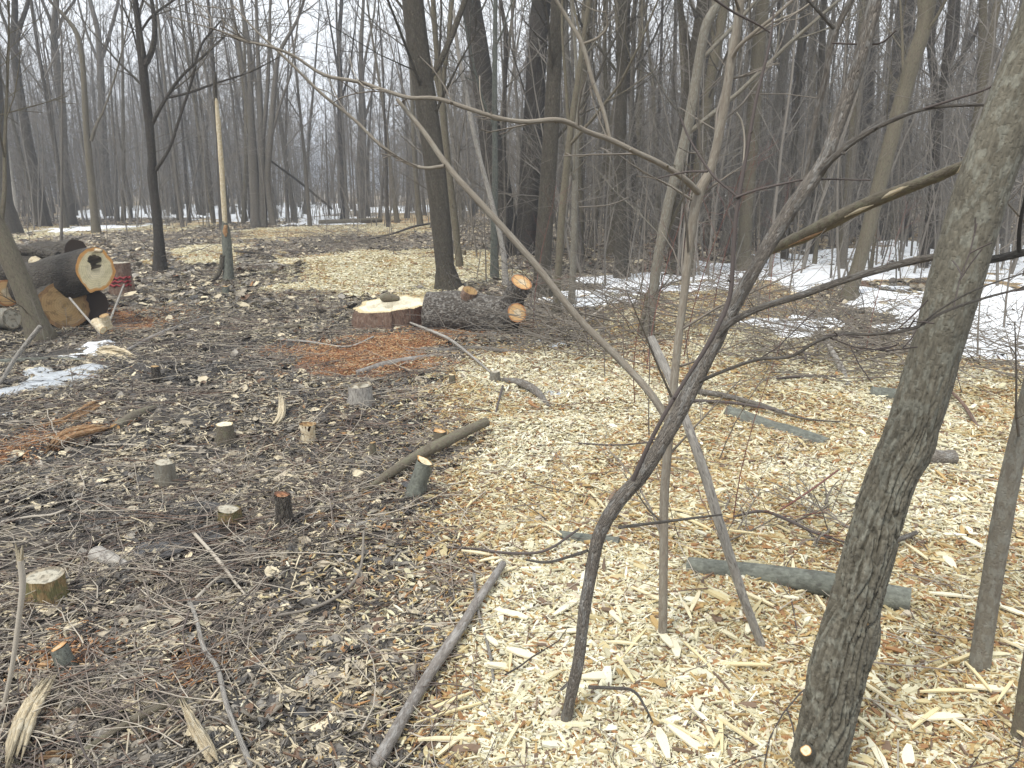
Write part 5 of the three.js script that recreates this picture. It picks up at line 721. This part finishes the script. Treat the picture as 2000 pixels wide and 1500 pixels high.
brush('thin tangle of twigs standing before the trunks in the middle', 1080, 1500, 530, 690, 150, 0.5, 64, MAT.twig, 1.0);
brush('twigs heaped beside the snow at the right edge', 1840, 2040, 620, 760, 60, 0.25, 65, MAT.twig, 0.7);
brush('thin twigs tangled over the chips behind the smooth green log', 1330, 1720, 1000, 1110, 16, 0.08, 66, MAT.twig, 0.28);
brush('dark twigs strewn over the left of the clearing', 250, 480, 450, 500, 50, 0.12, 67, MAT.twig, 1.1);

// ---------------------------------------------------------------- what covers the ground
function sliver(l, w, t, bend, taper, seed) {                      // a flat-shaded splinter of wood or curled leaf
  const g = new THREE.BufferGeometry(), N = 3, P = [], r = rng(seed), I = [];
  for (let i = 0; i <= N; i++) { const f = i / N - 0.5, k = (1 - taper * Math.abs(f * 2) ** 1.6) * (0.85 + 0.3 * r()), y = bend * (0.25 - f * f) * l; const z = (r() - 0.5) * 0.15 * w; P.push([f * l, y - t / 2, z - w * k / 2], [f * l, y - t / 2 + bend * 0.1 * w, z + w * k / 2], [f * l, y + t / 2 + bend * 0.1 * w, z + w * k / 2], [f * l, y + t / 2, z - w * k / 2]); }
  for (let i = 0; i < N; i++) for (let s = 0; s < 4; s++) { const a = i * 4 + s, b = i * 4 + (s + 1) % 4, c = a + 4, d = b + 4; I.push(a, c, b, b, c, d); } I.push(0, 1, 2, 0, 2, 3); const e = N * 4; I.push(e, e + 2, e + 1, e, e + 3, e + 2);
  g.setAttribute('position', new THREE.Float32BufferAttribute(P.flat(), 3)); g.setIndex(I); const q = g.toNonIndexed(); q.computeVertexNormals(); return q;
}
function crumple(l, w, seed) {                            // a dead leaf, crumpled
  const r = rng(seed), P = [], I = [], nx = 5, nz = 4; for (let j = 0; j < nz; j++) for (let i = 0; i < nx; i++) { const u = i / (nx - 1) * 2 - 1, v = j / (nz - 1) * 2 - 1, k = Math.sqrt(Math.max(0.04, 1 - u * u)) * (0.8 + 0.4 * r()); P.push([u * l / 2 + (r() - 0.5) * 0.12 * l, (r() - 0.5) * 0.3 * w + 0.14 * w * v * v, v * w / 2 * k + (r() - 0.5) * 0.1 * w]); }
  for (let j = 0; j < nz - 1; j++) for (let i = 0; i < nx - 1; i++) { const a = j * nx + i, b = a + 1, c = a + nx, d = c + 1; I.push(a, c, b, b, c, d); }
  const g = new THREE.BufferGeometry(); g.setAttribute('position', new THREE.Float32BufferAttribute(P.flat(), 3)); g.setIndex(I); const q = g.toNonIndexed(); q.computeVertexNormals(); return q;
}
const chipMat = mat({ roughness: 0.85 }), leafMat = mat({ roughness: 0.5 });
const CHIPS = [sliver(0.034, 0.012, 0.004, 0.25, 0.5, 1), sliver(0.022, 0.014, 0.003, -0.2, 0.3, 2), sliver(0.05, 0.007, 0.004, 0.15, 0.7, 3), sliver(0.026, 0.008, 0.005, 0, 0.4, 4), sliver(0.045, 0.0032, 0.0025, 0.35, 0.5, 5), sliver(0.011, 0.006, 0.003, 0, 0.3, 6)].map(geo => ({ geo, mat: chipMat, name: 'chips' }));
const CHIP_COL = [[0.63, 0.59, 0.42], [0.68, 0.66, 0.53], [0.54, 0.5, 0.34], [0.46, 0.39, 0.22], [0.38, 0.265, 0.115], [0.3, 0.16, 0.07], [0.16, 0.11, 0.075], [0.5, 0.44, 0.34]];
const CHIP_W = { old: [0.03, 0.02, 0.11, 0.17, 0.2, 0.19, 0.18, 0.1], chips: [0.24, 0.23, 0.17, 0.1, 0.07, 0.06, 0.08, 0.05], far: [0.28, 0.2, 0.24, 0.14, 0.07, 0.03, 0.02, 0.02], brown: [0.1, 0.06, 0.18, 0.22, 0.2, 0.13, 0.06, 0.05] };
const DARK_COL = [[0.066, 0.059, 0.052], [0.038, 0.035, 0.032], [0.105, 0.093, 0.078], [0.185, 0.163, 0.131], [0.34, 0.295, 0.22], [0.55, 0.48, 0.34], [0.125, 0.072, 0.042], [0.24, 0.22, 0.19]];
const pick = (cols, w, r) => { let q = r(); for (let i = 0; i < w.length; i++) { q -= w[i]; if (q < 0) return cols[i]; } return cols[0]; };
const vary = (c, r, a = 0.16) => { const k = 1 + (r() - 0.5) * 2 * a; return c.map(v => Math.min(0.85, v * k)); };
function groundSpot(rnd, near, far, pw) { const d = near * Math.pow(far / near, Math.pow(rnd(), pw)), a = (rnd() - 0.5) * 1.56; return [Math.sin(a) * d, -Math.cos(a) * d, d]; }
const lay = (rnd, x, z, up, k, s, c, tilt) => ({ k, x, y: hAt(x, z) + up, z, ry: rnd() * 6.283, rx: (rnd() - 0.5) * tilt, rz: (rnd() - 0.5) * tilt, sx: s * (0.7 + rnd() * 0.7), sy: s, sz: s * (0.7 + rnd() * 0.6), c });
{
  const rnd = rng(777), spots = []; let tries = 0;
  while (spots.length < 400000 && tries++ < 1900000) {
    const [x, z, d] = groundSpot(rnd, 1.25, 15, 0.74), g = 0.05 * d * (rnd() < 0.3 ? 4.5 : 1), zn = zoneAt(x + (rnd() + rnd() - 1) * g * 1.5, z + (rnd() + rnd() - 1) * g * 1.5); if (zn !== 'chips' && zn !== 'far') continue;
    const br = fbm(x * 1.1, z * 1.1, 55, 4), near = zn === 'chips' && soft(ZONES.chips, x, z, 0.09 * d, 6) < 0.75, w = near ? (rnd() < 0.6 ? CHIP_W.old : CHIP_W.brown) : br > 0.572 ? CHIP_W.brown : CHIP_W[zn], big = rnd() < 0.035 ? 2 : 1, s = 0.72 * Math.exp((rnd() + rnd() - 1) * 0.62) * (0.9 + 0.05 * d) * big; spots.push(lay(rnd, x, z, rnd() * 0.024 + 0.001, Math.floor(rnd() * 6), s, vary(pick(CHIP_COL, w, rnd), rnd), 1.0));
  }
  scatter('wood_chips', CHIPS, spots, 'stuff', 'pale fresh wood chips covering the ground on the right and in mounds', 'wood chips');
}
{
  const rnd = rng(778), spots = []; let tries = 0;
  while (spots.length < 60000 && tries++ < 500000) { const d = 11 + 24 * rnd(), x = (rnd() - 0.5) * 1.4 * d, z = -d; if (zoneAt(x, z) !== 'far') continue; spots.push(lay(rnd, x, z, rnd() * 0.03, Math.floor(rnd() * 4), 1.6 + rnd() * 0.9, vary(pick(CHIP_COL, fbm(x * 0.7, z * 0.7, 55, 3) > 0.57 ? CHIP_W.brown : CHIP_W.far, rnd), rnd), 0.9)); }
  scatter('wood_chip_mounds', CHIPS, spots, 'stuff', 'low mounds of tan wood chips in the clearing behind the stump', 'wood chips');
}
{
  const rnd = rng(779), spots = [], kinds = [sliver(0.03, 0.007, 0.003, 0.3, 0.6, 11), sliver(0.02, 0.009, 0.003, 0.1, 0.3, 12), crumple(0.05, 0.034, 13), crumple(0.042, 0.03, 14), sliver(0.075, 0.0035, 0.003, 0.35, 0.3, 15), crumple(0.06, 0.04, 16), sliver(0.05, 0.003, 0.003, -0.3, 0.3, 17)].map(geo => ({ geo, mat: leafMat, name: 'litter' })); let tries = 0;
  const W1 = [0.17, 0.17, 0.14, 0.12, 0.15, 0.13, 0.05, 0.07];
  while (spots.length < 230000 && tries++ < 1100000) {
    const [x, z, d] = groundSpot(rnd, 1.25, 22, 0.8); if (zoneAt(x, z) !== 'soil' || (inAny(SNOW, x, z) && rnd() < 0.93)) continue; const onSnow = inAny(SNOW, x, z) ? 0.04 : 0, m = fbm(x * 1.4, z * 1.4, 66, 4); let w = W1; if (m > 0.57) w = [0.12, 0.1, 0.14, 0.15, 0.2, 0.18, 0.06, 0.05]; else if (x < -0.75 && d < 2.9 && m > 0.46) w = [0.1, 0.06, 0.14, 0.22, 0.2, 0.06, 0.04, 0.18]; else if (m < 0.42) w = [0.3, 0.28, 0.15, 0.08, 0.08, 0.05, 0.02, 0.04]; const bare = fbm(x * 2.1, z * 2.1, 88, 4); if (d < 9 && bare < 0.43 && rnd() < 0.75) continue; if (d > 9) w = [0.1, 0.08, 0.16, 0.2, 0.2, 0.14, 0.05, 0.07];
    const kr = rnd(), k = kr < 0.27 ? 0 : kr < 0.47 ? 1 : kr < 0.51 ? 2 : kr < 0.56 ? 3 : kr < 0.78 ? 4 : kr < 0.81 ? 5 : 6; spots.push(lay(rnd, x, z, rnd() * 0.018 + 0.001 + onSnow, k, (0.5 + 0.8 * rnd()) * (0.9 + 0.06 * d), vary(pick(DARK_COL, w, rnd), rnd, 0.25), 0.9));
  }
  { let t = 0, n = 0; while (n < 45000 && t++ < 300000) { const d = 10 + 32 * Math.pow(rnd(), 0.8), x = (rnd() - 0.5) * 1.45 * d, z = -d; if (zoneAt(x, z) !== 'soil' || (inAny(SNOW, x, z) && rnd() < 0.95)) continue; spots.push(lay(rnd, x, z, 0.01 + rnd() * 0.04, Math.floor(rnd() * 7), 1.5 + 1.5 * rnd(), vary(pick(DARK_COL, [0.07, 0.05, 0.14, 0.2, 0.24, 0.13, 0.05, 0.12], rnd), rnd, 0.25), 1.1)); n++; } }
  scatter('dead_leaves', kinds, spots, 'stuff', 'dark wet litter of leaves, bark and chips covering the mud', 'leaf litter');
}
{
  const rnd = rng(780), spots = [], kinds = [sliver(0.016, 0.006, 0.003, 0.3, 0.6, 21), sliver(0.026, 0.004, 0.003, 0.4, 0.6, 22)].map(geo => ({ geo, mat: chipMat, name: 'shreds' })); let tries = 0; const C = [[0.36, 0.185, 0.085], [0.43, 0.27, 0.14], [0.27, 0.12, 0.055], [0.15, 0.075, 0.042], [0.5, 0.38, 0.23]];
  while (spots.length < 42000 && tries++ < 800000) { const [x, z, d] = groundSpot(rnd, 1.6, 12, 0.6), g = 0.06 * d; if (zoneAt(x + (rnd() + rnd() - 1) * g, z + (rnd() + rnd() - 1) * g) !== 'orange' || fbm(x * 3, z * 3, 15, 3) + rnd() * 0.3 < 0.56) continue; spots.push(lay(rnd, x, z, rnd() * 0.03, spots.length % 2, (0.6 + rnd() * 0.7) * (0.9 + 0.06 * d), vary(pick(C, [0.3, 0.24, 0.24, 0.12, 0.1], rnd), rnd), 1.1)); }
  scatter('sawdust', kinds, spots, 'stuff', 'orange red sawdust strewn around the sawn stump and the log pile', 'sawdust');
}
// twigs too many to count
{
  const rnd = rng(781), kinds = []; for (let k = 0; k < 7; k++) { const m = new MB(), r = rng(900 + k), L = 0.12 + 0.07 * k; const pts = path(V(-L / 2, 0.006, 0), V(1, 0, (r() - 0.5) * 0.6), L, 6, r, 0.6, 0); pts.forEach(p => { p.y = 0.004 + Math.abs(p.y - 0.006) * 0.35; }); tube(m, pts, pts.map((_, i) => 0.0021 * (1 - i / 8)), { seg: 5 }); if (k % 2) for (let b = 0; b < 2; b++) { const [p, d] = along(pts, 0.3 + 0.3 * b), q = V(d.x, 0.1, d.z + (b ? 0.7 : -0.7)).normalize(); tube(m, path(p, q, L * 0.35, 3, r, 0.3, 0), [0.0015, 0.0013, 0.001, 0.0008], { seg: 4 }); } kinds.push({ geo: m.geometry(), mat: chipMat, name: 'twigs' }); }
  const spots = []; let tries = 0; const C = [[0.22, 0.185, 0.155], [0.1, 0.08, 0.07], [0.38, 0.34, 0.28], [0.06, 0.05, 0.045], [0.15, 0.1, 0.075]];
  while (spots.length < 11500 && tries++ < 400000) { const [x, z, d] = groundSpot(rnd, 1.3, 30, 0.5), zn = zoneAt(x, z); if (inAny(SNOW, x, z) && rnd() < 0.8) continue; if (fbm(x * 1.6, z * 1.6, 99, 3) + rnd() * 0.22 < 0.56) continue; if (zn === 'chips' && rnd() < 0.88) continue; if (zn === 'far' && rnd() < 0.8) continue; const o = lay(rnd, x, z, 0.008 + rnd() * 0.02, Math.floor(rnd() * 7), (0.6 + rnd() * 0.8) * (1 + 0.04 * d), vary(pick(C, [0.34, 0.18, 0.26, 0.12, 0.1], rnd), rnd), 0.2); spots.push(o); }
  scatter('twig_litter', kinds, spots, 'stuff', 'thin broken twigs strewn over the whole ground', 'twigs');
}
// longer splinters, each to be picked up
{
  const rnd = rng(782); const kinds = [0, 1, 2].map(k => { const m = new THREE.Mesh(sliver([0.16, 0.22, 0.12][k], [0.016, 0.012, 0.03][k], 0.006, 0.08, 0.6, 40 + k), mat({ color: new THREE.Color().setRGB(...[[0.68, 0.6, 0.4], [0.64, 0.55, 0.33], [0.72, 0.67, 0.5]][k]) })); m.name = 'wood_splinter'; m.castShadow = m.receiveShadow = true; return m; });
  let n = 0, tries = 0; while (n < 90 && tries++ < 4000) { const x = 620 + 1380 * rnd(), y = 960 + 540 * Math.pow(rnd(), 0.8), p = G(x, y); if (zoneAt(p.x, p.z) !== 'chips') continue; const o = kinds[n % 3].clone(); o.name = numbered('wood_splinter'); o.position.set(p.x, p.y + 0.03, p.z); o.rotation.set((rnd() - 0.5) * 0.4, rnd() * 6.28, (rnd() - 0.5) * 0.5, 'YXZ'); const s = 0.6 + rnd() * 0.7; o.scale.set(s, 1, 0.7 + rnd() * 0.5); scene.add(o); tag(o, 'long pale split wood splinter lying loose on the wood chips', 'splinter', 'long splinters on the wood chips'); n++; }
}
// dark meltwater in the hollows of the mud
for (const [x, y, w, label] of [[330, 1035, 125, 'shallow dark puddle behind the low white topped stump'], [830, 948, 42, 'small puddle at the foot of the leaning mossy stump'], [610, 1372, 60, 'black wet hollow in the mud near the bottom'], [440, 1120, 50, 'small dark puddle in the mud below the middle stump']]) {
  const p = G(x, y), rx = w * p.s, mb = new MB(), n = 40, t = thing('puddle', p, label, 'puddle'); let lo = 9; for (let i = 0; i < 30; i++) { const a = i * 2.4, q = Math.sqrt(i / 30) * rx; lo = Math.min(lo, hAt(p.x + Math.cos(a) * q, p.z + Math.sin(a) * q)); }
  const lv = lerp(lo, p.y, 0.55) + 0.02 - p.y; mb.vert(V(0, lv, 0), V(0, 1, 0), 0, 0); for (let i = 0; i < n; i++) { const a = i / n * 6.283, r = rx * (0.7 + 0.6 * fbm(Math.cos(a) * 1.5 + 5, Math.sin(a) * 1.5 + 5, Math.round(x), 3)); mb.vert(V(Math.cos(a) * r, lv, Math.sin(a) * r), V(0, 1, 0), 0, 0); mb.i.push(0, 1 + (i + 1) % n, 1 + i); } mb.build('water', mat({ color: new THREE.Color().setRGB(0.03, 0.027, 0.025), roughness: 0.12 }), t);
}

renderer.render(scene, camera);
